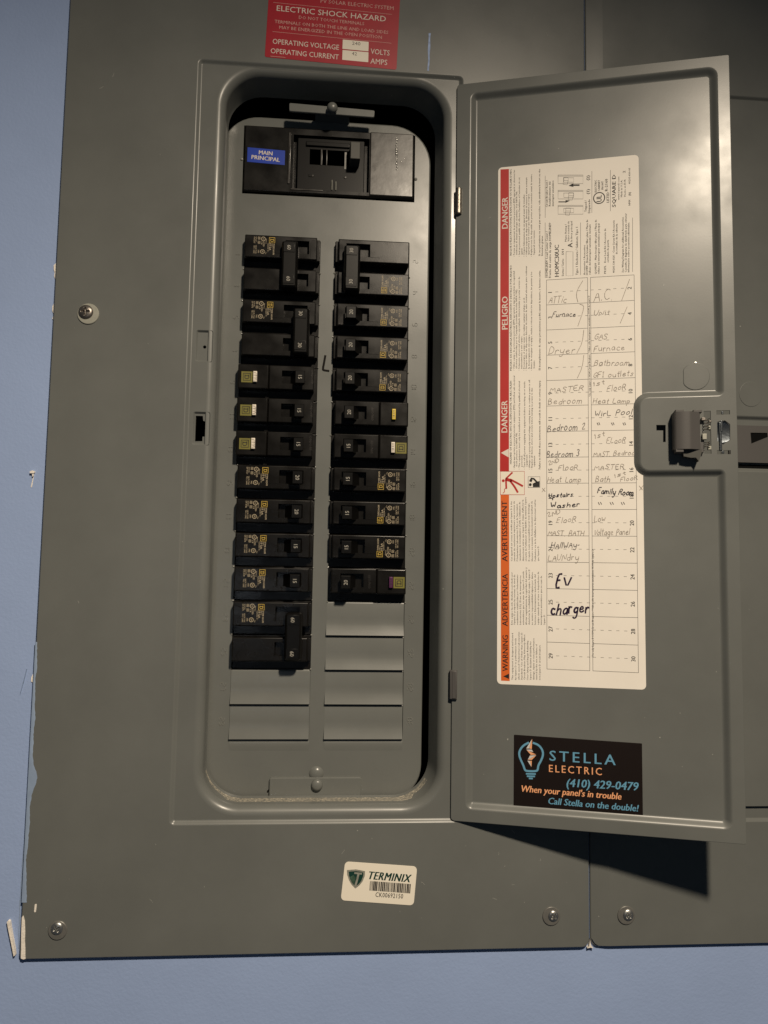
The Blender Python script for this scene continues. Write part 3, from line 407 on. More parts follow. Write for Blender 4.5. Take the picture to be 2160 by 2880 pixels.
# small burrs on the edges of the openings, where the tabs were snapped off
mb=MB(); rr=random.Random(3)
for x,yy in ([(XL0-.03,YT-k) for k in range(1,14)]+[(XL1,YT-k) for k in range(1,14)]+[(XR0,YT-k) for k in range(1,12)]+[(XR1+.02,YT-k) for k in range(1,12)]):
    w=rr.uniform(.018,.034); h=rr.uniform(.03,.06)
    lathe(mb,x+rr.uniform(-.01,.01),yy+rr.uniform(-.03,.03),[(w,ZD-.02),(w*.9,ZD+.015),(w*.5,ZD+.03),(0,ZD+.034)],8)
for x,y in ((4.975,22.95),(10.37,22.62)): lathe(mb,x,y,[(.05,ZD-.02),(.045,ZD+.02),(.02,ZD+.035),(0,ZD+.036)],10)
stuff(mb.build("tab_burr",M_glint,deadfront))
# stamped numerals beside the slots, little raised dashes
mb=MB()
def dash(x0,y0,x1,y1,w=.011):
    a=Vector((x0,y0)); b=Vector((x1,y1)); d=(b-a).normalized(); n=Vector((-d.y,d.x))*w
    c=[(a-n),(b-n),(b+n),(a+n)]; q=[(p.x,p.y) for p in c]
    lo=[(x,y,ZD-.002) for x,y in q]; m=(a+b)/2
    hi=[((x-m.x)*.6+m.x,(y-m.y)*.6+m.y,ZD+.016) for x,y in q]
    mb.loft([lo,hi]); mb.f.append(mb.pts(hi))
SEG={'0':'abcdef','1':'bc','2':'abged','3':'abgcd','4':'fgbc','5':'afgcd','6':'afgedc','7':'abc','8':'abcdefg','9':'abcdfg'}
def stamp(n,cx,cy,turn):
    s=str(n); H=.15; Wd=.085
    for i,c in enumerate(s):
        off=(i-(len(s)-1)/2)*.13
        for g in SEG[c]:
            q={'a':((0,H),(Wd,H)),'b':((Wd,H),(Wd,H/2)),'c':((Wd,H/2),(Wd,0)),'d':((0,0),(Wd,0)),'e':((0,0),(0,H/2)),'f':((0,H/2),(0,H)),'g':((0,H/2),(Wd,H/2))}[g]
            pp=[]
            for x,y in q:
                x-=Wd/2; y-=H/2; x+=off
                if turn>0: pp.append((cx-y,cy+x))
                else: pp.append((cx+y,cy-x))
            (ax,ay),(bx_,by)=pp; k=.3
            dash(ax+(bx_-ax)*k*.3,ay+(by-ay)*k*.3,bx_-(bx_-ax)*k*.3,by-(by-ay)*k*.3,.0065)
for k in range(15):
    stamp(2*k+2,10.40,YT-k-.5,1); stamp(2*k+1,4.93 if k>3 else 4.95,YT-k-.5,-1)
stuff(mb.build("stamped_numeral",M_glint,deadfront))
# filler plates that close the unused slots
def filler(x0,x1,yb):
    mb=MB(); g=.006; w=[]
    for t,z in ((1.0,ZD-.045),(.97,ZD-.016),(.94,ZD-.008),(.5,ZD-.006),(.36,ZD+.0),(.27,ZD+.016),(.13,ZD+.050),(.0,ZD+.088)):
        w.append((yb+g*2+t*(1-g*2),z))
    x0-=.02; L=[[(x0+g,y,z) for y,z in w],[(x1-g,y,z) for y,z in w]]
    mb.loft([L[1],L[0]],closed=False)
    bot=[(x0+g,w[-1][0],w[-1][1]),(x1-g,w[-1][0],w[-1][1])]
    mb.poly([(x0+g,w[-1][0],ZD-.08),(x1-g,w[-1][0],ZD-.08),bot[1],bot[0]])
    for x in (x0+g,x1-g):
        side=[(x,y,z) for y,z in w]; back=[(x,y,ZD-.08) for y,z in w]
        mb.loft([side,back] if x>x0+1 else [back,side],closed=False)
    return mb.build("filler_plate",M_plate,panel)
for k in (11,12,13,14): filler(XR0,XR1,YT-k-1)
for k in (13,14): filler(XL0,XL1,YT-k-1)
# sloping lip under the last slots
for x0,x1 in ((XL0,XL1),(XR0,XR1)):
    mb=MB(); prof=[(5.46,ZD-.035),(5.40,ZD+.002),(5.33,ZD+.0105),(5.24,ZD+.0095),(5.14,ZD+.002)]
    mb.loft([[(x1,y,z) for y,z in prof],[(x0,y,z) for y,z in prof]],closed=False)
    mb.build("slot_lip",M_plate,panel)
# bracket tab at the top with its round screw head, tab at the bottom
mb=MB(); tp=[(6.42,24.235),(9.0,24.20),(9.02,24.425),(6.41,24.50)]
z=-.52
ls=[loopz(tp,.05,0,z-.07,4),loopz(tp,.05,0,z-.015,4),loopz(tp,.05,.012,z,4)]; mb.loft(ls); mb.cap([ls[-1]])
mb.cap([ls[0]],flip=True)
mb.box(7.2,8.25,24.30,24.44,-1.1,z-.05)
mb.build("bracket_tab",M_plate,panel)
mb=MB(); lathe(mb,7.72,24.33,[(.10,z),(.10,-.46),(.155,-.44),(.165,-.39),(.15,-.33),(.115,-.28),(.06,-.255),(0,-.25)],24)
mb.build("retaining_screw",M_plate,panel)
mb=MB(); tb=rect(6.35,9.0,3.80,4.385); z=ZD+.10
ls=[loopz(tb,.06,0,ZD,4),loopz(tb,.06,0,z-.02,4),loopz(tb,.06,.02,z,4)]; mb.loft(ls); mb.cap([ls[-1]]); mb.build("bottom_tab",M_plate,panel)
mb=MB(); lathe(mb,7.72,4.19,[(.165,z-.01),(.165,z+.05),(.15,z+.09),(.11,z+.12),(.06,z+.135),(0,z+.14)],24); mb.build("retaining_screw",M_plate,panel)
mb=MB(); lathe(mb,7.69,4.47,[(.22,ZD-.005),(.19,ZD+.03),(.14,ZD+.065),(.08,ZD+.085),(0,ZD+.09)],24); mb.build("bump",M_plate,panel)
mb=MB(); lathe(mb,6.315,3.985,[(.035,ZD+.002),(.03,ZD+.006),(0,ZD+.006)],10); mb.v=[(x+(y-3.985)*.5,3.985+(y-3.985)*1.4,z) for x,y,z in mb.v]; mb.build("punched_hole",M_seam,panel)
# plaster dust on the pocket's bottom wall; its pale colour also paints the lit ledge
mb=MB(); A_=loopz(pocket,prad,.25,ZR-.25,12); B_=loopz(pkb,[1.1]*4,0,-.86,12); rows=[]
for t in (.02,.2,.4,.6,.72):
    row=[]
    for i in range(2,22):
        p=Vector(B_[i]).lerp(Vector(A_[i]),t*(.55 if i<9 or i>16 else 1)); c=Vector((7.7,5.2,-.6)); q=p+(c-p).normalized()*.006; row.append(tuple(q))
        if i==12:
            for k in range(1,12):
                p2=Vector(B_[13]).lerp(Vector(A_[13]),t); p1=Vector(B_[12]).lerp(Vector(A_[12]),t); q=p1.lerp(p2,k/12); row.append((q.x,q.y+.005,q.z))
    rows.append(row)
mb.loft(rows,closed=False)
stuff(mb.build("dust_and_lit_ledge",M_dust_lit,panel))
# marks: the black L on the centre strip and the crayon stroke above the door
mb=MB(); ribbon(mb,smooth2([(7.672,16.875),(7.640,16.66),(7.605,16.44),(7.64,16.425),(7.785,16.410)]),.066,ZD+.002); mb.build("marker_stroke",M_seam,deadfront,False)
mb=MB(); ribbon(mb,[(10.62,26.63),(10.60,26.4),(10.585,26.1),(10.60,25.8),(10.575,25.45)],.048,.0025); ribbon(mb,[(10.60,26.62),(10.615,26.2),(10.59,25.9)],.045,.003); mb.build("crayon_stroke",M_chalk,cover,False)
# overpainted left edge of the cover
mb=MB(); rr=random.Random(9); yy=8.6; top=[]; 
R_=[]; L_=[]
def wob(y):
    b=.015+.075*max(0,min(1,(8.2-y)/1.5))
    b+=.022*math.sin(y*1.7)+.015*math.sin(y*4.1+1)+.008*math.sin(y*9.3)
    if 4.3<y<5.0: b+=.10*math.sin((y-4.3)/.7*math.pi)
    return max(.005,b*(1.0 if y>1.3 else .9))
for i in range(120):
    y=8.3-i*.0575-0.0; y=max(y,1.05)
    L_.append((-.012,y,.004)); R_.append((wob(y)+rr.uniform(-.008,.008),y,.0035))
    if y<=1.05: break
mb.loft([[(x-.0,y,-.12) for x,y,z in L_],L_,[(x*.6-.004,y,.012) for (x,y,z) in R_],R_],closed=False)
mb.build("wall_paint_smear",M_wallp,cover)
mb=MB(); a=[(.02,1.08),(.055,1.13),(.10,1.0),(.125,.72),(.13,.5),(.15,.3),(.16,.12),(.17,.03),(.12,.012),(.05,.04),(.045,.3),(.03,.6),(.025,.8)]
a=a[::-1]; mb.prism(a,0,.010); mb.build("bare_plaster_patch",M_plaster,cover)
mb=MB(); a=rpoly([(.325,1.20),(.375,1.21),(.385,1.42),(.335,1.41)],.02,3); mb.prism(a,0,.008); mb.build("paint_drip",M_plaster,cover)

# light scratches and flecks on the sheet
mb=MB(); rr=random.Random(31)
for i in range(46):
    x=rr.uniform(.5,14.8); y=rr.choice((rr.uniform(.5,3.2),rr.uniform(.5,27))); 
    if 3.5<x<15.4 and y>3.3 and (x<11.8 or rr.random()<2): 
        if y<25.6: continue
    L=rr.choice((.012,.02,.03,.07,.12)); a=rr.uniform(0,3.14); dx,dy=L*math.cos(a),L*math.sin(a)
    ribbon(mb,[(x,y),(x+dx*.5+.01,y+dy*.5),(x+dx,y+dy)],rr.uniform(.004,.009),.0012)
stuff(mb.build("scratch",M_scr,cover,False))

# screws
def phillips(name,cx,cy,r,rw,wx,wy,head,wash,parent,ang=0.2,z0=0.0):
    mb=MB(); prof=[(rw,z0-.01),(rw,z0+.022),(rw-.012,z0+.034),(rw-.04,z0+.036),(r*.5,z0+.036)]
    ls=[disc_loop(cx+wx,cy+wy,q,z,32) for q,z in prof]; mb.loft(ls); mb.cap([ls[-1]])
    scr=None
    mh=MB(); N=26; rows=[]
    H=r*.42
    for j in range(N):
        t=(j)/(N-1); rr_=r*(1-t); row=[]
        for i in range(48):
            a=2*math.pi*i/48; x=rr_*math.cos(a); y=rr_*math.sin(a)
            zz=H*math.sqrt(max(0,1-(rr_/r)**2*.98))
            xr=x*math.cos(ang)+y*math.sin(ang); yr=-x*math.sin(ang)+y*math.cos(ang)
            def slot(u,v,l,w): 
                q=max(0,1-max(abs(u)/l,0)**4)*max(0,1-(abs(v)/w)**4); return q
            dd=max(slot(xr,yr,r*.62,r*.13),slot(yr,xr,r*.62,r*.13)); zz-=dd*H*.75
            row.append((cx+x,cy+y,z0+.036+zz))
        rows.append(row)
    ids=mh.loft([disc_loop(cx,cy,r,z0+.03,48)]+rows); 
    o=mh.build(name,head,parent); mb.build("washer",wash,o); return o
phillips("screw",.905,17.55,.205,.30,.06,-.045,M_dsteel,M_gwasher,panel,.05)
phillips("screw",.95,.80,.16,.245,.01,-.06,M_steel,M_gw2,panel,.5)
phillips("screw",14.37,.885,.15,.25,-.05,-.015,M_steel,M_gw2,panel,.9)
# ================================================================ door, hinged on the right edge of the opening
# u runs from the hinge outwards, v up, n towards the reader
door_mb=MB(); DV0,DV1=3.47,25.06
dout=[(0.0,DV0),(U,DV0),(U,DV1),(0.0,DV1)]; dr_=[.10,.05,.05,.10]
field=[(.40,3.80),(7.36,3.80),(7.36,13.28),(5.18,13.28),(5.18,15.28),(7.36,15.28),(7.36,24.76),(.40,24.76)]
fr=[.20,.24,.16,.22,.22,.16,.28,.20]
slots=[[(5.589,14.368),(5.764,14.364),(5.759,14.042),(5.827,14.041),(5.833,14.518),(5.586,14.524)],
       rect(6.82,7.0,13.70,14.88),
       rect(7.145,7.49,14.77,14.885), rect(7.14,7.49,13.68,13.79),
       rpoly([(7.15,14.05),(7.30,13.96),(7.48,14.06),(7.49,14.50),(7.36,14.61),(7.16,14.58)],.02,2)]
b0=[(x,y,-.05) for x,y,_ in loopz(dout,dr_,0,0)]
ls=[loopz(dout,dr_,0,-.055),loopz(dout,dr_,0,-.015),loopz(dout,dr_,.004,-.005),loopz(dout,dr_,.014,0)]
door_mb.loft(ls)
f0=loopz(field,fr,0,0)
sl=[[(x,y,0) for x,y in s_] for s_ in slots]
door_mb.cap([ls[-1],f0]+sl)
for s_ in sl: door_mb.loft([s_,[(x,y,-.05) for x,y,_ in s_]])
door_mb.loft(step_loops(field,fr,.20,0,-.14,10))
fin=loopz(field,fr,.20,-.14); door_mb.cap([fin])
# outside skin
door_mb.cap([ls[0]]+[[(x,y,-.055) for x,y,_ in f0]]+[[(x,y,-.055) for x,y,_ in s_] for s_ in sl],flip=True)
door_mb.loft([[(x,y,z-.055) for x,y,z in l] for l in step_loops(field,fr,.20,0,-.14,4)],flip=True)
door_mb.cap([[(x,y,-.195) for x,y,_ in fin]],flip=True)
door=door_mb.build("door",M_paint,panel); door.location=P(HINGE_X,0,0); door.rotation_euler=(0,0,-PHI)
NF=-.14
# round lock knock-out, its left side cut flat
mb=MB(); kp=[]
for i in range(40):
    a=math.pi*2*i/40; x=6.655+.375*math.cos(a); y=15.885+.385*math.sin(a); kp.append((max(x,6.335),y))
kz=[(x,y,NF+.0) for x,y in kp]; k1=[(6.655+(x-6.655)*.985,15.885+(y-15.885)*.985,NF+.013) for x,y in kp]; k2=[(6.655+(x-6.655)*.955,15.885+(y-15.885)*.955,NF+.017) for x,y in kp]
mb.loft([kz,k1,k2]); mb.cap([k2]); mb.build("lock_knockout",M_paint,door)
mb=MB(); lathe(mb,6.66,16.265,[(.03,NF),(.022,NF+.02),(0,NF+.025)],10); mb.v=[(6.66+(x-6.66)*1.6,y,z) for x,y,z in mb.v]; mb.build("knockout_tie",M_steel,door)
# hinges
mb=MB()
def barrel(mb,x,v0,v1,n,r,seg=14):
    ls=[]
    for v in (v0,v0+.015,v1-.015,v1):
        rr_=r if v in(v0+.015,v1-.015) else r*.85
        ls.append([(x+rr_*math.cos(2*math.pi*i/seg),v,n+rr_*math.sin(2*math.pi*i/seg)) for i in range(seg)])
    ids=mb.loft(ls,flip=True); mb.f.append(ids[0]); mb.f.append(ids[-1][::-1])
barrel(mb,.08,20.98,21.77,.03,.10); mb.build("hinge",M_brass,door)
mb=MB(); mb.box(-.055,.15,6.81,7.62,-.04,.09,.03,True); mb.box(.02,.13,6.84,7.59,.08,.105,.01); mb.build("hinge",M_latch,door)
# latch: bent plastic paddle with its steel spring, seen from inside
mb=MB(); prof=[(5.98,.06),(5.985,.30),(6.02,.36),(6.05,.385),(6.36,.40),(6.41,.385),(6.44,.37),(6.66,.26),(6.70,.10),(6.70,.0)]
v0,v1=13.78,14.80
L=[[(x,v1,z) for x,z in prof],[(x,v0,z) for x,z in prof]]
mb.loft(L,closed=False,flip=True)
# ends
for v,fl in ((v1,False),(v0,True)):
    q=[(x,v,z) for x,z in prof]+[(5.98,v,0)]
    mb.f.append(mb.pts(q) if fl else mb.pts(q)[::-1])
mb.build("latch_paddle",M_latch,door)
for c in ((6.03,6.24,14.79,14.86,.05,.36,.01),(6.24,6.5,14.79,14.835,.05,.20,.01),(6.5,6.72,14.79,14.86,.0,.28,.01),(6.02,6.22,13.70,13.79,.05,.37,.01),(6.66,6.78,13.72,14.0,0,.12,.01)):
    mb=MB(); mb.box(*c); mb.build("latch_clip",M_latch,door)
mb=MB(); mb.prism([(6.22,13.79),(6.24,13.60),(6.42,13.56),(6.55,13.56),(6.62,13.46),(6.68,13.62),(6.71,13.79)],.06,.26); mb.build("latch_tongue",M_dlatch,door)
mb=MB()
def coil(mb,cx,v0,v1,n,r,turns,w=.012):
    N=turns*14; ring=[]
    for i in range(N+1):
        a=2*math.pi*i/14; v=v0+(v1-v0)*i/N; c=Vector((cx+r*math.cos(a),v,n+r*math.sin(a)))
        ring.append([(c.x+w*math.cos(b_)*math.cos(a),c.y+w*math.sin(b_),c.z+w*math.cos(b_)*math.sin(a)) for b_ in (0,2.1,4.2)])
    mb.loft(ring)
coil(mb,6.88,14.32,14.66,.05,.075,4); coil(mb,6.88,13.86,14.02,.05,.07,3)
mb.box(6.74,6.84,14.60,14.68,.0,.12,.01); mb.box(6.93,7.0,14.55,14.60,.02,.08,.01)
mb.build("latch_spring",M_dsteel,door)
for c in ((6.76,6.87,14.08,14.24,-.02,.10,.01),(6.90,6.985,13.80,13.90,-.02,.08,.01),(6.92,6.98,14.36,14.46,-.02,.07,.01)):
    mb=MB(); mb.box(*c); mb.build("latch_lug",M_gwasher,door)
mb=MB(); mb.prism([(7.165,14.00),(7.31,13.97),(7.47,14.07),(7.475,14.48),(7.35,14.59),(7.17,14.56)],-.3,-.03)
mb.v=[(x,y,z+(.06*math.sin((x-7.16)*9) if z>-.2 else 0)) for x,y,z in mb.v]; mb.build("latch_bolt",M_bsteel,door)
mb=MB(); mb.box(7.20,7.27,13.78,14.56,-.06,.035,.015); mb.box(7.235,7.285,14.3,14.6,.0,.05,.01); mb.box(7.28,7.33,14.785,14.87,-.05,-.01,.005); mb.box(7.27,7.33,13.70,13.78,-.05,-.01,.005); mb.build("latch_rod",M_bsteel,door)

# ================================================================ neighbouring panel
RX=15.455
p2=thing("electrical_panel","closed grey breaker panel at the right edge, mostly hidden behind the open door","electrical panel",(RX,0,0),"grey electrical panels side by side")
mb=MB(); W2=15.4
outer2=[(0,0),(W2,0),(W2,30.6),(0,30.6)]; or2=[.22,.22,.2,.2]
e2=rect(3.74,11.66,3.36,25.30); er2=[.12]*4
ls=[loopz(outer2,or2,0,-.125),loopz(outer2,or2,0,-.06),loopz(outer2,or2,.008,-.042),loopz(outer2,or2,.03,-.03)]
# the sheet rises gently away from the seam on its first half inch
def rise(l): 
    return [(x,y,z+ (-.03+0.06*min(1,max(0,(x-.03)/.5)) if x<8 else .03)) for x,y,z in l]
ls=[ls[0],ls[1],ls[2],ls[3]]
mb.loft([rise(l) for l in ls])
strip=[(.53,.03),(W2-.03,.03),(W2-.03,30.57),(.53,30.57)]
q=[(x,y,0.0) for x,y in rpoly(strip,[.001,.2,.2,.001],6)]
mb.cap([q,[(x,y,0.0) for x,y,_ in loopz(e2,er2,0,0)]])
# sloped margin
nst=5
cols=[]
for i in range(nst+1):
    t=i/nst; x=.03+.5*t; z=-.06+.06*(1-(1-t)**1.25)
    cols.append([(x,.03 if i>1 else .03+(.2 if i==0 else .05),z),(x,30.57,z)])
mb.loft(cols,closed=False,flip=False)
mb.loft(step_loops(e2,er2,.10,0,-.07))
mb.cap([loopz(e2,er2,.10,-.07)])
mb.build("cover",M_paint,p2)
mb=MB(); d2=[(3.86,3.80),(11.6,3.80),(11.6,25.16),(3.86,25.16)]
n2=[(3.86,3.80),(11.6,3.80),(11.6,25.16),(3.86,25.16)]
rec=rect(4.0,6.1,13.50,15.20)
ls=[loopz(d2,.08,0,-.068),loopz(d2,.08,0,.012),loopz(d2,.08,.012,.024)]
mb.loft(ls); mb.cap([ls[-1],loopz(rec,.16,0,.024)])
mb.loft(step_loops(rec,.16,.12,.024,-.06)); mb.cap([loopz(rec,.16,.12,-.06)])
d2o=mb.build("door",M_paint,p2)
mb=MB(); 
hp=[(4.3,13.78),(6.0,13.78),(6.0,14.92),(4.3,14.92)]
tri=[(5.0,14.36),(5.53,14.58),(5.53,14.71),(5.0,14.70)]
hz=lambda y:-.05+.11*(14.92-y)/1.14
q=[(x,y,hz(y)) for x,y in hp]; t_=[(x,y,hz(y)) for x,y in tri]
mb.cap([q,t_]); mb.loft([[(x,y,-.06) for x,y in hp],q]); mb.loft([t_,[(x,y,-.2) for x,y in tri]])
mb.build("latch_handle",M_latch,d2o)
mb=MB(); mb.poly([(x,y,-.055) for x,y in tri]); mb.build("latch_opening",M_void,d2o)
for (v_,w_) in ((13.675,.11),(15.12,.06)):
    mb=MB(); ribbon(mb,[(4.12,v_),(6,v_)],w_,-.057); mb.build("latch_gap",M_void,d2o,False)
mb=MB(); c2=[]
for i in range(40):
    a=2*math.pi*i/40; c2.append((5.0+.36*math.cos(a),15.86+.385*math.sin(a)))
a0=[(x,y,.024) for x,y in c2]; a1=[(5.0+(x-5.0)*.985,15.86+(y-15.86)*.985,.034) for x,y in c2]; a2=[(5.0+(x-5.0)*.96,15.86+(y-15.86)*.96,.036) for x,y in c2]
mb.loft([a0,a1,a2]); mb.cap([a2]); mb.build("lock_knockout",M_paint,d2o)
phillips("screw",1.06,.875,.155,.25,-.05,-.02,M_steel,M_gw2,p2,.75,.0)
# sliver of plaster showing in the notch between the two covers
mb=MB(); mb.prism([(15.36,-.03),(15.40,.0),(15.425,.12),(15.435,.2),(15.445,.12),(15.465,.04),(15.53,-.035),(15.45,-.01)],-.128,-.02); tag(mb.build("plaster_sliver",M_plaster),"white plaster sliver in the notch under the seam between the two grey covers","plaster")

# ================================================================ loose bit of torn plaster on the wall
mb=MB(); q=[(-.375,.955),(-.335,.78),(-.235,.40),(-.155,.075),(-.115,.10),(-.135,.22),(-.20,.50),(-.27,.80),(-.30,.96),(-.345,.985)]
mb.prism(q,-.128,-.03); tag(mb.build("torn_paint_strip",M_plaster),"white torn strip of paint and plaster hanging beside the lower left panel corner","paint strip")
mb=MB(); q=rpoly([(-.42,12.93),(-.31,12.93),(-.30,12.99),(-.36,13.01),(-.43,12.98)],.02,3); mb.prism(q,-.128,-.05); q=rpoly([(-.37,12.93),(-.36,12.84),(-.335,12.84),(-.33,12.93)],.01,2); mb.prism(q,-.128,-.07); q=rpoly([(-.355,12.84),(-.40,12.58),(-.405,12.52),(-.37,12.56),(-.34,12.84)],.01,2); mb.prism(q,-.128,-.12)
tag(mb.build("plaster_crumb",M_plaster),"small white plaster crumb stuck on the blue wall halfway down the panel's left edge","plaster")
for nm,pp,lab in (("plaster_patch",[(-.10,18.92),(-.02,19.02),(.0,19.05),(0.0,18.5),(-.04,18.52),(-.07,18.62),(-.06,18.72),(-.09,18.80)],"white chip of bare plaster at the panel's left edge, uppermost of the edge chips"),
                  ("plaster_patch",[(-.075,17.72),(-.03,17.84),(0.0,17.86),(.0,17.30),(-.06,17.36),(-.03,17.5),(-.075,17.6)],"white chip of bare plaster at the left edge, level with the washer screw"),
                  ("plaster_patch",[(-.11,7.33),(-.06,7.45),(-.045,7.28),(-.02,7.15),(-.05,7.12),(-.075,7.2),(-.11,7.22)],"small cream chip of plaster in the wall crack at the panel's lower left edge")):
    mb=MB(); c=(sum(a for a,b in pp)/len(pp),sum(b for a,b in pp)/len(pp)); area=sum(pp[i][0]*pp[(i+1)%len(pp)][1]-pp[(i+1)%len(pp)][0]*pp[i][1] for i in range(len(pp)))
    if area<0: pp=pp[::-1]
    mb.prism(pp,-.13,-.105); tag(mb.build(nm,M_plaster),lab,"plaster")
# cracked paint ridge where wall paint bridges onto the cover
mb=MB(); rr=random.Random(11); ps=[]
for i in range(60):
    y=8.2-i*.135
    if y<.2: break
    ps.append((-.045-.035*math.sin(y*.9)+rr.uniform(-.008,.008)-.02*(8-y)/8,y))
for (a,b) in zip(ps,ps[1:]):
    w=.012; mb.loft([[(a[0]-w,a[1],-.13),(a[0]-w*.3,a[1],-.112),(a[0]+w,a[1],-.125)],[(b[0]-w,b[1],-.13),(b[0]-w*.3,b[1],-.112),(b[0]+w,b[1],-.125)]],closed=False,flip=True)
mb.loft([[(-.26,7.55,-.13),(-.245,7.55,-.10),(-.235,7.55,-.13)],[(-.33,7.2,-.13),(-.31,7.2,-.085),(-.30,7.2,-.13)],[(-.40,6.85,-.13),(-.39,6.85,-.12),(-.385,6.85,-.13)]],closed=False,flip=True)
tag(mb.build("paint_crack",M_wallp),"cracked raised ridge of blue paint running down the wall beside the panel's left edge","paint crack")
# ================================================================ breakers
Z_SH=-1.13      # shoulders of the breakers
Z_F=-.77        # raised faces
_mesh={}
def part(name, key, fn, m, parent, smooth=True, loc=None):
    """link a part, building its mesh only the first time"""
    if key not in _mesh:
        mb=MB(); fn(mb); o=mb.build(name,m,parent,smooth,loc=loc); _mesh[key]=o.data
        return o
    return link(name,_mesh[key],parent,loc)
# every breaker is described from its outer end inwards: s=0 outer end .. 2.29 centre strip; side -1 left column, +1 right column
def B(mb, side, s0,s1,y0,y1,z0,z1,bev=.02):
    a,b=(s0,s1) if side<0 else (2.29-s1,2.29-s0); mb.box(a,b,y0,y1,z0,z1,bev)
def housing_single(mb, side):
    # shoulders
    B(mb,side,.0,2.29,-.985,-.01,-1.9,Z_SH,.01)
    # raised face with the toggle well cut through it
    y1,y0=-.03,-.735
    a,b=(.02,2.19) if side<0 else (.10,2.27)
    o=rect(a,b,y0,y1); wa,wb=(1.24,1.95) if side<0 else (.34,1.07)
    well=rect(wa,wb,y0+.17,y1-.13)
    ls=[loopz(o,.03,0,Z_SH,3)]+[loopz(o,.03,.035*(1-math.cos(t)),Z_F-.035+.035*math.sin(t),3) for t in (0,.5,1.0,1.57)]
    mb.loft(ls); wl=[(x,y,Z_F) for x,y in well]
    mb.cap([ls[-1],wl]); wb_=[(x,y,Z_F-.2) for x,y in well]; mb.loft([wl,wb_]); mb.cap([wb_])
    # moulded step lines in the face
    if side<0: mb.box(.93,1.24,y0+.16,y1-.2,Z_F,Z_F+.008); mb.box(2.0,2.15,y0+.02,y1-.17,Z_F,Z_F+.012)
    else: mb.box(1.07,1.40,y0+.16,y1-.2,Z_F,Z_F+.008); mb.box(.14,.29,y0+.04,y1-.17,Z_F,Z_F+.012)
    # end step towards the centre strip
    B(mb,side,2.19,2.27,y0+.02,y1-.03,Z_SH,Z_F-.12,.01)
def housing_afci(mb, side):
    B(mb,side,.0,2.29,-.985,-.01,-1.9,Z_SH,.01)
    y1,y0=-.02,-.745
    a,b=(.86,2.19) if side<0 else (.10,1.43)
    o=rect(a,b,y0,y1); wa,wb=(1.24,1.92) if side<0 else (.37,1.05)
    well=rect(wa,wb,y0+.18,y1-.15)
    ls=[loopz(o,.02,0,Z_SH,3)]+[loopz(o,.02,.03*(1-math.cos(t)),Z_F-.03+.03*math.sin(t),3) for t in (0,.5,1.0,1.57)]
    mb.loft(ls); wl=[(x,y,Z_F) for x,y in well]
    mb.cap([ls[-1],wl]); wb_=[(x,y,Z_F-.2) for x,y in well]; mb.loft([wl,wb_]); mb.cap([wb_])
    a,b=(-.055,.85) if side<0 else (1.44,2.30)
    o=rect(a,b,y0-.015,y1+.0); ls=[loopz(o,.03,0,Z_SH-.0,3)]+[loopz(o,.03,.04*(1-math.cos(t)),Z_F+.035-.04+.04*math.sin(t),3) for t in (0,.5,1.0,1.57)]
    mb.loft(ls); mb.cap([ls[-1]])
    # underside flange that fills the slot
    B(mb,side,-.06 if side<0 else -.02,.84,-.99,-.1,-1.9,Z_SH+.06,.01)
def blank_pole(mb, side):
    B(mb,side,.0,2.29,-.985,-.01,-1.9,Z_SH,.01)
    y1,y0=-.05,-.74
    a,b=(.02,2.19) if side<0 else (.10,2.27)
    o=rect(a,b,y0,y1); wa,wb=(1.24,1.95) if side<0 else (.34,1.07); well=rect(wa,wb,y0+.17,y1-.13)
    ls=[loopz(o,.03,0,Z_SH,3)]+[loopz(o,.03,.035*(1-math.cos(t)),Z_F-.035+.035*math.sin(t),3) for t in (0,.5,1.0,1.57)]
    mb.loft(ls); wl=[(x,y,Z_F) for x,y in well]
    mb.cap([ls[-1],wl]); wb_=[(x,y,Z_F-.2) for x,y in well]; mb.loft([wl,wb_]); mb.cap([wb_])
    B(mb,side,2.19,2.27,y0+.02,y1-.03,Z_SH,Z_F-.12,.01)
def toggle(mb, xc, ya, yb, side, lean=.16, zt=-.45, w=.15):
    """toggle thrown towards the centre strip; tip is offset by lean from its root"""
    d=lean if side<0 else -lean
    lo=[(xc-w-d*1.3,ya,Z_F-.19),(xc+w-d*1.3,ya,Z_F-.19),(xc+w-d*1.3,yb,Z_F-.19),(xc-w-d*1.3,yb,Z_F-.19)]
    mi=[(xc-w*1.0,ya,zt-.045),(xc+w*1.0,ya,zt-.045),(xc+w*1.0,yb,zt-.045),(xc-w*1.0,yb,zt-.045)]
    l2=[(xc-w*.96,ya+.008,zt-.008),(xc+w*.96,ya+.008,zt-.008),(xc+w*.96,yb-.008,zt-.008),(xc-w*.96,yb-.008,zt-.008)]
    l3=[(xc-w*.88,ya+.022,zt),(xc+w*.88,ya+.022,zt),(xc+w*.88,yb-.022,zt),(xc-w*.88,yb-.022,zt)]
    ids=mb.loft([lo,mi,l2,l3]); mb.poly(l3)
TX={-1:1.79,1:.52}
def rating(mb, txt, side, yc, zt, xc=None, h=.086):
    xc=TX[side] if xc is None else xc
    text_mid(mb,txt,(xc,yc),(0,-1) if side<0 else (0,1),.108,zt+.002)
def label_xy(side, s, t):
    """s along the reading direction, t down the lines; label-local to breaker-local"""
    return (.915-t, -.10-s) if side<0 else (1.43+t, -.665+s)
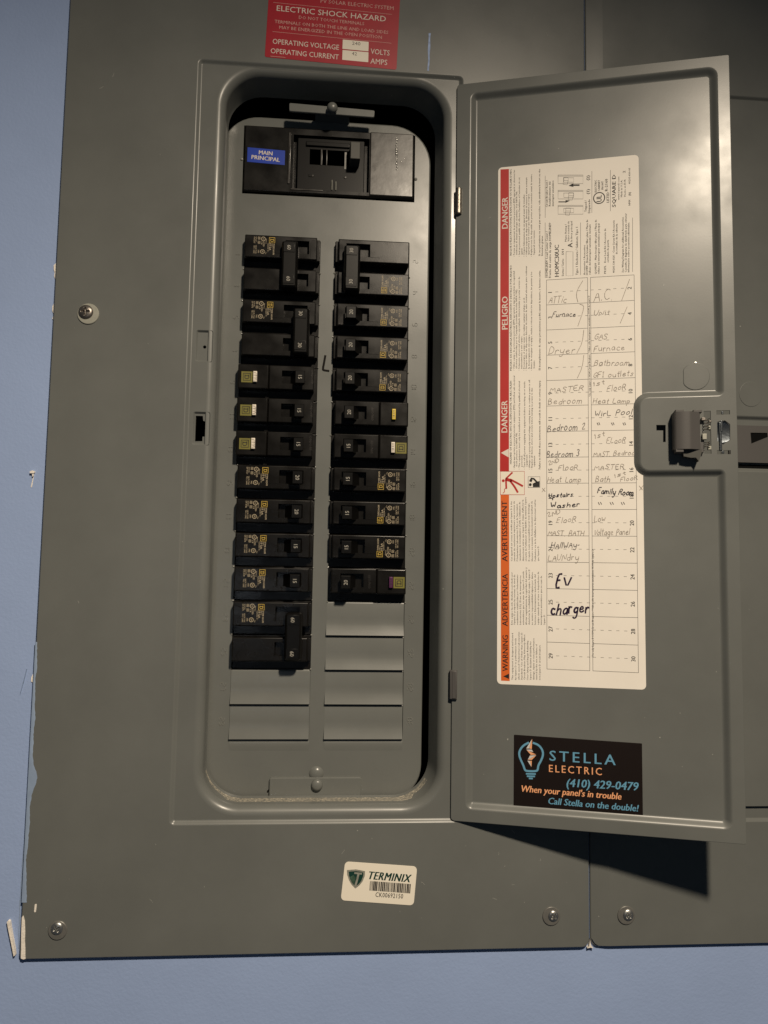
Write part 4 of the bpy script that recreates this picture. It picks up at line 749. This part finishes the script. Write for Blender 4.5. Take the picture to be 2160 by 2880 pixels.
def label_print(mb, side, code, cond=False):
    z=Z_F+.0025
    def W(t,s0,s1,tt,h,b=False): text(mb,t,label_xy(side,s0,tt),label_xy(side,s1,tt),h,z,b,1)
    W("TYPE HOM",.19,.53,.055,.05,True); W("TIPO",.19,.31,.105,.04); W("10 kA",.19,.40,.165,.055,True); W("120/240 V~",.19,.46,.215,.04)
    W("Al/Cu",.04,.20,.275,.035); W("Cu",.45,.52,.275,.035)
    W("LISTED",.125,.30,.35,.045); W("C.B.",.14,.24,.41,.045)
    for (sc,tc,g) in ((.055,.345,"UL"),(.45,.36,"SP")):
        c=label_xy(side,sc,tc); o=[(c[0]+.06*math.cos(i*math.pi/8),c[1]+.06*math.sin(i*math.pi/8)) for i in range(17)]
        ribbon(mb,o,.014,z); W(g,sc-.03,sc+.03,tc+.022,.045,True)
    for sc in (.0,.13):
        a=label_xy(side,sc,.44); b=label_xy(side,sc+.075,.50); x0,x1=sorted((a[0],b[0])); y0,y1=sorted((a[1],b[1]))
        ribbon(mb,[(x0,y0),(x1,y0),(x1,y1),(x0,y1),(x0,y0)],.010,z); line(mb,((x0+x1)/2,y0),((x0+x1)/2,y1),.010,z); line(mb,(x0,(y0+y1)/2),(x1,(y0+y1)/2),.008,z)
    W("SWD",.40,.50,.50,.045); W("ISSUE NO.",.0,.17,.575,.036); W(code,.0,.20,.63,.042)
    W("HACR TYPE",.27,.52,.575,.036); W("TIPO CARR",.27,.52,.63,.036)
def logo(mb, side, s0,t0,sz,z,box=True,w=.014):
    """a D set in a square frame"""
    def q(s,t): 
        return label_xy(side,s0+s*sz,t0+t*sz)
    ribbon(mb,[q(0,0),q(1,0),q(1,1),q(0,1),q(0,0),q(.3,0)],w,z)
    D=[q(.30,.22),q(.34,.22),q(.34,.78)]
    ribbon(mb,[q(.26,.24),q(.62,.24),q(.74,.32),q(.74,.68),q(.62,.76),q(.26,.76)],w,z); line(mb,q(.38,.22),q(.38,.78),w,z)
def sticker_square(mb, side, cx, cy, h, z): mb.box(cx-h,cx+h,cy-h,cy+h,z-.01,z,.002)
def dlogo_at(mb, side, cx, cy, h, z):
    def q(s,t):
        s=(s-.5)*2*h; t=(t-.5)*2*h
        return (cx-t,cy-s) if side<0 else (cx+t,cy+s)
    ribbon(mb,[q(.06,.06),q(.94,.06),q(.94,.94),q(.06,.94),q(.06,.06),q(.3,.06)],.020,z)
    ribbon(mb,[q(.24,.26),q(.60,.26),q(.72,.34),q(.72,.66),q(.60,.74),q(.24,.74)],.022,z); line(mb,q(.36,.24),q(.36,.76),.022,z)
GRP="circuit breakers in the open panel"
def breaker(side, slot, amps, kind, label, code="DR-3678", btn=None, poles=1):
    x=(XL0 if side<0 else XR0); y=YT-slot
    t=thing("circuit_breaker",label,"circuit breaker",(x,y,0),GRP)
    if kind=='afci':
        part("housing",("ha",side),lambda mb:housing_afci(mb,side),M_black,t)
        zt=-.455; xc=TX[side]+(.0 if side<0 else .0)
        h=part("toggle",("ta",side),lambda mb:toggle(mb,xc,-.62,-.23,side,.12,-.47,.145),M_black2,t)
        part("rating_number",("ra",side,amps),lambda mb:rating(mb,str(amps),side,-.43,-.47),M_num,h,False)
        zf=Z_F+.035
        bx={'white':M_button_w,'yellow':M_button_y,'purple':M_button_p}[btn]
        if side<0: bc=.46; lc=.215
        else: bc=1.85; lc=2.095
        if btn=='yellow': bc=1.86
        bt=part("test_button",("bt",side,btn),lambda mb:mb.box(bc-.055,bc+.055,-.57,-.25,zf-.01,zf+.09,.015),bx,t)
        def ribs(mb):
            for i,yy in enumerate((-.30,-.38,-.46,-.53)): line(mb,(bc-.035,yy),(bc+.035,yy+(.01 if i%2 else -.01)),.012,zf+.0915)
            text(mb,"TEST",(bc+.02,-.31) if side<0 else (bc+.02,-.52),(bc+.02,-.52) if side<0 else (bc+.02,-.31),.05,zf+.092,False,1)
        part("button_lettering",("br",side,btn),ribs,M_faint if btn=='purple' else M_pen,bt,False)
        if btn!='yellow':
            part("emblem_sticker",("es",side),lambda mb:sticker_square(mb,side,lc,-.415,.165,zf+.006),M_olive,t)
            part("emblem",("em",side),lambda mb:dlogo_at(mb,side,lc,-.415,.12,zf+.009),M_ink,t,False)
        part("moulded_lettering",("ml",side),lambda mb:text(mb,"ON/OFF",(2.1,-.12) if side<0 else (1.26,-.60),(2.1,-.55) if side<0 else (1.26,-.2),.07,Z_F+.003,False,1),M_faint,t,False)
        return t
    part("housing",("h1",side),lambda mb:housing_single(mb,side),M_black,t)
    if poles==2:
        part("second_pole",("h2",side),lambda mb:blank_pole(mb,side),M_black,t,loc=(0,-1,0))
    nudge=0.0
    if kind=='mid': nudge=-.40      # 60 A at the top left is thrown the other way
    if poles==2:
        xc=TX[side]+nudge
        if side<0 and kind!='mid': xc=1.78
        wd=.245
        def tie(mb):
            b=rect(xc-wd,xc+wd,-1.74 if kind!='low' else -1.68,-.30+(.02 if kind=='mid' else -.02))
            ls=[loopz(b,.08,0,Z_F-.15,4),loopz(b,.08,0,-.56,4),loopz(b,.08,.03,-.50,4),loopz(b,.08,.075,-.462,4)]
            mb.loft(ls); mb.cap([ls[-1]])
            mb.box(xc-wd+.06,xc+wd-.1,-.66,-.38,-.465,-.448,.008); mb.box(xc-wd+.06,xc+wd-.1,-1.62,-1.34,-.465,-.448,.008)
        h=part("tied_toggle",("tt",side,kind),tie,M_black2,t)
        for dy in (0,-.96):
            part("rating_number",("rn",side,kind,amps),lambda mb: rating(mb,str(amps),side,-.52,-.448,xc-.02 if side<0 else xc-.03),M_num,h,False,(0,dy,0))
    else:
        h=part("toggle",("t1",side),lambda mb:toggle(mb,TX[side],-.60,-.22,side),M_black2,t)
        part("rating_number",("r1",side,amps),lambda mb:rating(mb,str(amps),side,-.41,-.45),M_num,h,False)
    # printed rating block; on the right 30 A it sits on the lower pole
    oy=-1 if (side>0 and poles==2) else 0
    part("printed_label",("pl",side,code),lambda mb:label_print(mb,side,code),M_tan,t,False,(0,oy,0))
    part("emblem",("lg",side),lambda mb:logo(mb,side,.0,.0,.165,Z_F+.003),M_yel,t,False,(0,oy,0))
    part("moulded_lettering",("mm",side),lambda mb:text(mb,"10 21",(2.03,-.12) if side<0 else (.16,-.70),(2.13,-.12) if side<0 else (.27,-.70),.05,Z_F+.015,False,1),M_faint,t,False)
    return t
L_,R_=-1,1
breaker(L_,0,60,'mid',"double black 60 amp breaker at the very top of the left column","0005367",poles=2)
breaker(L_,2,30,'tie',"double black 30 amp breaker in the left column, directly under the top 60","DP-4075",poles=2)
breaker(L_,4,15,'afci',"black 15 amp breaker with olive emblem and white button, topmost of three on the left",btn='white')
breaker(L_,5,15,'afci',"black 15 amp breaker with white button, middle of the three on the left",btn='white')
breaker(L_,6,15,'afci',"black 15 amp breaker with white button, lowest of the three on the left",btn='white')
breaker(L_,7,20,'one',"single black 20 amp breaker in the left column, just under the white-button breakers","DP-4121")
breaker(L_,8,20,'one',"single black 20 amp breaker on the left, just above the two printed 15s","DP-4042")
breaker(L_,9,15,'one',"single black printed 15 amp breaker on the left, directly under the two 20s")
breaker(L_,10,15,'one',"single black printed 15 amp breaker on the left, directly above the bottom double 60","DR-3678")
breaker(L_,11,60,'low',"double black 60 amp breaker at the bottom of the left column, scratched label","DP-4075.",poles=2)
breaker(R_,0,30,'tie',"double black 30 amp breaker at the top of the right column","DP-4096",poles=2)
breaker(R_,2,20,'one',"single black 20 amp breaker in the right column, directly under the double 30","DP-4041")
breaker(R_,3,20,'one',"single black 20 amp breaker on the right, second below the double 30","DP-4042")
breaker(R_,4,20,'one',"single black printed 20 amp breaker on the right, directly above the yellow-button one","DP-3608")
breaker(R_,5,20,'afci',"black 20 amp breaker with a yellow button, in the right column",btn='yellow')
breaker(R_,6,15,'afci',"black 15 amp breaker with white button and olive emblem, in the right column",btn='white')
breaker(R_,7,15,'one',"single black 15 amp breaker on the right, directly under the white-button one")
breaker(R_,8,15,'one',"single black 15 amp breaker on the right, middle of the three printed 15s")
breaker(R_,9,15,'one',"single black 15 amp breaker on the right, directly above the purple-button one")
breaker(R_,10,20,'afci',"black 20 amp breaker with a purple button, lowest in the right column",btn='purple')

# ================================================================ main breaker
mbk=thing("main_breaker","large black main breaker with a blue MAIN PRINCIPAL sticker above both columns","main breaker",(5.03,21.88,0))
Wm,Hm=5.285,2.145; ZM=-.98
mb=MB(); o=rect(.0,Wm,.0,Hm)
rec=rect(1.52,3.87,.16,1.90)
ls=[loopz(o,.03,0,-2.2,3)]+[loopz(o,.03,.03+.03*(1-math.cos(t)),ZM-.03+.03*math.sin(t),3) for t in (0,.5,1.0,1.57)]
mb.loft(ls); rl=[(x,y,ZM) for x,y in rec]; rb=[(x,y,ZM-.24) for x,y in rec]
mb.cap([ls[-1],rl]); mb.loft([rl,rb]); mb.cap([rb]); mb.build("housing",M_black,mbk)
mb=MB(); o=rect(3.88,Wm-.04,.06,Hm-.03); ls=[loopz(o,.03,0,ZM,3),loopz(o,.03,.01,ZM+.03,3),loopz(o,.03,.035,ZM+.045,3)]; mb.loft(ls); mb.cap([ls[-1]]); mb.build("glossy_end_panel",M_gloss,mbk)
mb=MB(); zi=ZM-.24
body=rect(1.64,3.72,.18,1.88); win=rect(2.02,3.50,1.02,1.52)
ls=[loopz(body,.02,0,zi,3),loopz(body,.02,0,zi+.12,3),loopz(body,.02,.02,zi+.14,3)]
mb.loft(ls); w_=[(x,y,zi+.14) for x,y in win]; w2=[(x,y,zi-.0) for x,y in win]; mb.cap([ls[-1],w_]); mb.loft([w_,w2]); mb.cap([w2])
mb.box(1.9,3.25,1.60,1.74,zi+.14,zi+.20,.02); mb.box(2.0,2.1,.62,.70,zi+.14,zi+.155,.01)
mb.build("inner_body",M_black2,mbk)
mb=MB(); toggle(mb,3.42,1.02,1.57,1,-.02,-.62,.15); mb.v=[(x,y,z if z>-.8 else -1.2) for x,y,z in mb.v]; mb.build("toggle",M_worn if False else M_dlatch,mbk)
mb=MB(); mb.box(3.10,3.165,.93,1.48,zi+.0,zi+.145,.004); mb.build("white_flag",M_gw2,mbk)
for a,b in ((2.35,2.42),(2.52,2.57)):
    mb=MB(); mb.box(a,b,1.0,1.55,zi,zi+.15,.02); mb.build("reflection_streak",M_gloss,mbk)  # slim bars modelled in place of gloss reflections in the window
for x in (2.12,3.13):
    mb=MB(); lathe(mb,x,.66,[(.045,zi+.141),(.035,zi+.16),(0,zi+.162)],12); mb.build("rivet",M_gloss,mbk)
for a,c in ((2.72,.52),(2.84,.48)):
    mb=MB(); mb.box(a,a+.02,.20,c,zi+.14,zi+.22,.004); mb.build("clip",M_silver,mbk)
mb=MB(); mb.box(1.46,2.45,.12,.165,ZM-.1,ZM+.02,.01); mb.build("ledge",M_gloss,mbk)
mb=MB(); mb.box(1.36,1.44,.3,1.95,ZM,ZM+.03,.015); mb.build("rib",M_gloss,mbk)
st=MB(); st.box(.12,1.265,.935,1.40,ZM,ZM+.006,.002)
st.v=[(x,y-.035*(x-.12),z) for x,y,z in st.v]; so=st.build("main_sticker",M_blue,mbk)
mb=MB(); text(mb,"MAIN",(.47,1.195),(.88,1.18),.125,ZM+.009,.05,2); text(mb,"PRINCIPAL",(.25,1.035),(1.11,.985),.125,ZM+.009,.05,2); mb.build("lettering",M_wink,so,False)
mb=MB(); rr=random.Random(4); yy=1.95
while yy>.92:
    r=rr.uniform(.012,.03)*(1.5 if 1.4<yy<1.6 else 1); x=4.70+rr.uniform(-.012,.012)+.04*(2-yy)*0.5
    lathe(mb,x,yy,[(r,ZM+.044),(r*.8,ZM+.044+r*.7),(r*.3,ZM+.05+r),(0,ZM+.051+r)],8); yy-=r*rr.uniform(1.3,2.6)
for x,y in ((4.86,1.20),(4.95,1.29)): lathe(mb,x,y,[(.02,ZM+.044),(.01,ZM+.06),(0,ZM+.062)],7)
stuff(mb.build("solder_drips",M_steel,mbk))

# ================================================================ stickers on the cover
def board(name,m,parent,poly,rad,t=.006,base=.001):
    mb=MB(); a=loopz(poly,rad,0,base,5); b=loopz(poly,rad,0,base+t-.001,5); c=loopz(poly,rad,.003,base+t,5)
    mb.loft([a,b,c]); mb.cap([c]); return mb.build(name,m,parent)
rs=thing("warning_sticker","red and white electric shock hazard sticker above the door opening","sticker",(5.69,25.53,0))
# local axes: x along the sticker, tilted a little clockwise
TL=-.0335
def rt(x,y): return (x*math.cos(TL)-y*math.sin(TL), x*math.sin(TL)+y*math.cos(TL))
w=3.93; hgt=3.0
board("backing",M_redst,rs,[rt(0,0),rt(w,0),rt(w,hgt),rt(0,hgt)],.06)
def rel(p): return (p[0]-5.69,p[1]-25.53)
mb=MB(); z=.0095
for t,a,b,h,bo in (("ELECTRIC SHOCK HAZARD",(6.0,27.005),(9.27,26.905),.17,False),("OPERATING VOLTAGE",(5.91,25.96),(7.88,25.905),.155,False),("OPERATING CURRENT",(5.86,25.66),(7.88,25.60),.155,False),("VOLTS",(8.83,25.85),(9.40,25.83),.165,False),("AMPS",(8.83,25.54),(9.335,25.525),.165,False)): text(mb,t,rel(a),rel(b),h,z,bo,2)
stuff(mb.build("lettering",M_wink,rs,False))
mb=MB()
for t,a,b,h in (("DO NOT TOUCH TERMINALS",(6.665,26.80),(8.62,26.735),.10),("TERMINALS ON BOTH THE LINE AND LOAD SIDES",(5.95,26.615),(9.35,26.515),.10),("MAY BE ENERGIZED IN THE OPEN POSITION",(6.09,26.44),(9.16,26.345),.10),("PV SOLAR ELECTRIC SYSTEM",(7.30,27.36),(9.50,27.29),.115)): text(mb,t,rel(a),rel(b),h,z,False,1)
for y0 in (27.20,26.28): line(mb,rel((5.90,y0+.06)),rel((9.45,y0-.05)),.010,z-.001)
line(mb,rel((5.86,25.565)),rel((6.3,25.555)),.012,z-.001)
stuff(mb.build("small_lettering",M_pink,rs,False))
for (ya,yb) in ((26.235,25.945),(25.905,25.60)):
    q=[rel((7.985,yb)),rel((8.765,yb-.022)),rel((8.768,ya-.012)),rel((7.99,ya+.006))]
    board("value_box",M_white,rs,q,.01,.004,.005)
mb=MB(); text(mb,"240",rel((8.27,26.095)),rel((8.52,26.09)),.10,.0105,False,2); text(mb,"42",rel((8.27,25.77)),rel((8.42,25.765)),.10,.0105,False,2); stuff(mb.build("value",M_pen,rs,False))

ts=thing("inspection_sticker","small cream sticker with green shield, barcode and number near the bottom of the cover","sticker",(8.45,1.40,0))
def rb(p): return (p[0]-8.45,p[1]-1.40)
board("backing",M_white,ts,[rb((8.445,1.385)),rb((10.455,1.215)),rb((10.54,2.25)),rb((8.545,2.41))],.11,.012)
z=.0155
mb=MB(); text(mb,"TERMINIX",rb((9.165,1.94)),rb((10.33,1.835)),.205,z,.085,2,.22,1.10); mb.build("brand_lettering",M_green,ts,False)
mb=MB(); text(mb,"CK00692150",rb((9.395,1.465)),rb((10.155,1.405)),.12,z,.02,2,0,1.08)
rr=random.Random(2); x=9.225
while x<10.33:
    bw=rr.choice((.008,.012,.018,.026,.034)); a=rb((x,0)); dy=-(x-9.22)*.085
    q=[(x,1.635+dy),(x+bw,1.635+dy-.001),(x+bw+.018,1.885+dy),(x+.018,1.885+dy)]
    mb.poly([(*rb(p),z) for p in q]); x+=bw+rr.choice((.007,.012,.018))
stuff(mb.build("barcode",M_ink,ts,False))
def shield(k):
    c=Vector((8.855,1.97)); pts=[(8.60,2.185),(8.85,2.20),(9.10,2.15),(9.095,2.02),(9.04,1.88),(8.95,1.77),(8.84,1.69),(8.74,1.79),(8.66,1.92),(8.61,2.06)]
    return [tuple(c+(Vector(p)-c)*k) for p in pts][::-1]
for nm,k,m_,zz in (("shield",1.0,M_silver,z),("shield_field",.80,M_green,z+.002)):
    mb=MB(); mb.poly([(*rb(p),zz) for p in shield(k)]); mb.build(nm,m_,ts,False)
mb=MB(); mb.poly([(*rb(p),z+.0035) for p in [(8.69,2.0),(8.73,1.87),(8.80,1.80),(8.84,1.98),(8.78,2.05)]]); mb.build("shield_glow",M_green2,ts,False)
mb=MB(); ribbon(mb,[rb((8.82,2.105)),rb((9.00,2.085))],.05,z+.005); ribbon(mb,[rb((8.925,2.09)),rb((8.885,1.93)),rb((8.84,1.77))],.055,z+.0052); mb.build("shield_letter",M_silver,ts,False)

# ================================================================ stickers on the door
def on_door(name,label,cat): 
    o=thing(name,label,cat,(HINGE_X,0,0),rz=-PHI); return o
dl=on_door("circuit_directory","tall cream circuit directory with red and orange warning bands and handwritten room names","label")
zb=NF+.001
lp=[(1.258,7.262),(5.258,7.286),(5.222,22.425),(1.232,22.405)]
board("sheet",M_paper,dl,lp,.12,.006,zb)
z=zb+.0075
mb=MB(); 
def band(mb,a,b,zz): mb.poly([(a[0],a[1],zz),(b[0],a[1],zz),(b[0],b[1],zz),(a[0],b[1],zz)])
mb.poly([(1.318,13.29,z),(1.575,13.29,z),(1.548,22.335,z),(1.300,22.345,z)]); mb.build("red_band",M_red,dl,False)
mb=MB(); mb.poly([(1.372,7.36,z),(1.612,7.36,z),(1.578,12.615,z),(1.338,12.617,z)]); mb.build("orange_band",M_orange,dl,False)
z2=z+.002
mk=[MB(),MB(),MB()]
for t,a,b,h,st in DIR_TEXT:
    if st==2: text(mk[2],t,a,b,h,z2,.045,2)
    else: text(mk[0] if h>.075 else mk[1],t,a,b,h,z2 if h>.075 else z,(.032 if h>.075 else .034) if (st==1 or h>.0505) else .018,2 if h>.1 else 1)
mk[2].poly([(1.345,13.829,z2),(1.565,13.694,z2),(1.565,13.946,z2)])
mk[0].poly([(1.43,7.482,z2),(1.592,7.418,z2),(1.592,7.563,z2)])
# ruled table
tu0,tu1,tv0,tp_=2.633,5.063,18.876,.7427; tvb=tv0-15*tp_
ta=mk[0]
for r in range(16):
    v=tv0-r*tp_; line(ta,(tu0,v),(3.785,v),.010,z); line(ta,(3.868,v),(tu1,v),.010,z)
for uu in (tu0,3.785,3.868,tu1): line(ta,(uu,tv0),(uu,tvb),.010,z)
for r in range(15):
    v=tv0-(r+.5)*tp_
    for q in range(5): line(ta,(2.885+q*.208,v),(2.962+q*.208,v),.009,z)
    for q in range(5): line(ta,(3.872+q*.208,v),(3.95+q*.208,v),.009,z)
    text_mid(ta,str(2*r+1),(2.735,v-.005),(0,1),.108,z2,.022); text_mid(ta,str(2*r+2),(4.935,v-.005),(0,1),.108,z2,.022)
for g in PICT: ribbon(ta,g,.009,z)
for a in ARROWS: ta.cap([[(x,y,z) for x,y in a]])
o=[(4.122+.155*math.cos(i*math.pi/12),21.223+.165*math.sin(i*math.pi/12)) for i in range(25)]; ribbon(ta,o,.028,z)
stuff(mk[0].build("printed_lettering",M_ink,dl,False)); stuff(mk[1].build("fine_print",M_smallink,dl,False)); mk[2].build("band_lettering",M_wink,dl,False)
# shock pictogram
mb=MB(); mb.poly([(1.345,12.625,z),(2.005,12.622,z),(2.005,13.28,z),(1.340,13.283,z)]); mb.build("pictogram_panel",M_white,dl,False)
mb=MB(); zz=z2
ribbon(mb,[(1.336,12.616),(2.012,12.613),(2.010,13.288),(1.336,13.291),(1.336,12.616)],.012,zz)
mb.cap([[(1.415+.042*math.cos(i*.52),13.02+.042*math.sin(i*.52),zz) for i in range(12)]])
for a,w_ in (([(1.50,13.09),(1.665,13.25)],.045),([(1.49,13.07),(1.495,12.93),(1.50,12.80)],.05),([(1.50,12.80),(1.45,12.78),(1.45,12.70),(1.41,12.66)],.02),([(1.50,13.06),(1.64,13.02)],.09),([(1.62,13.05),(1.78,12.965),(1.955,12.865)],.055),([(1.62,13.0),(1.73,12.85),(1.82,12.69)],.055)): ribbon(mb,a,w_,zz+.0005)
mb.build("shock_pictogram",M_red,dl,False)
mb=MB(); ribbon(mb,[(2.116,12.819),(2.445,12.817),(2.445,13.127),(2.115,13.13),(2.116,12.819)],.012,z)
mb.cap([[(2.175+.04*math.cos(i*.52),12.90+.045*math.sin(i*.52),z) for i in range(12)]])
mb.cap([[(x,y,z) for x,y in [(2.25,12.83),(2.435,12.83),(2.435,13.0),(2.36,12.99),(2.24,12.93)]]]); ribbon(mb,[(2.36,12.97),(2.27,13.07),(2.20,13.08)],.05,z); mb.cap([[(x,y,z) for x,y in [(2.14,13.0),(2.21,12.97),(2.24,13.04),(2.17,13.07)]]])
mb.build("manual_pictogram",M_ink,dl,False)
mb=MB(); lathe(mb,4.50,21.178,[(.018,z),(.012,z+.01),(0,z+.011)],7); mb.build("print_blemish",M_white,dl,False)
# hand lettering
hw=[MB(),MB(),MB(),MB()]; wd_=[.0155,.018,.024,.046]; rnd=random.Random(21)
for t,a,b,h,st in HAND:
    zz=z2+.002+.0006*st
    if t is None: ribbon(hw[st],smooth2(a),wd_[st],zz)
    else: handwrite(hw[st],t,a,b,h,wd_[st],zz,rnd)
for q,nm,m_ in ((0,"pencil_writing",M_pencil),(1,"pen_writing",M_pen),(2,"felt_pen_writing",M_pen2),(3,"marker_writing",M_marker)): stuff(hw[q].build(nm,m_,dl,False))

cd=on_door("company_sticker","black contractor sticker with light bulb logo and phone number, low on the open door","sticker")
board("backing",M_card,cd,[(1.726,3.972),(5.138,3.952),(5.135,5.858),(1.732,5.893)],.02,.006,zb)
cb,co,cw=MB(),MB(),MB()
for (t,a,b,h),m_,bo,sh in zip(STELLA,(cb,co,cb,co,cb),(.02,.015,.045,.045,.045),(0,0,.18,.18,.18)):
    a=(a[0],a[1]-.015); text(m_,t,a,b,h,z,bo,2,sh,1.35 if sh==0 else 1.0)
for g in (BULB[0],): ribbon(cb,smooth2(smooth2(g)),.055,z)
for g in BULB[1]: ribbon(cb,g,.045,z)
for i,g in enumerate(BOLT):
    g=[tuple(p) for p in g]; a=sum(g[k][0]*g[(k+1)%len(g)][1]-g[(k+1)%len(g)][0]*g[k][1] for k in range(len(g)))
    if a<0: g=g[::-1]
    c=(sum(p[0] for p in g)/len(g),sum(p[1] for p in g)/len(g)); g=[(c[0]+(p[0]-c[0])*.9,c[1]+(p[1]-c[1])*.9) for p in g]
    (cw if i in(0,2,5,6) else co).cap([[(x,y,z+.002) for x,y in g]])
cb.build("blue_lettering",M_cblue,cd,False); co.build("orange_lettering",M_cor,cd,False); cw.build("bolt_facets",M_cwhite,cd,False)

bpy.data.objects.remove(_co); bpy.data.curves.remove(_curve)
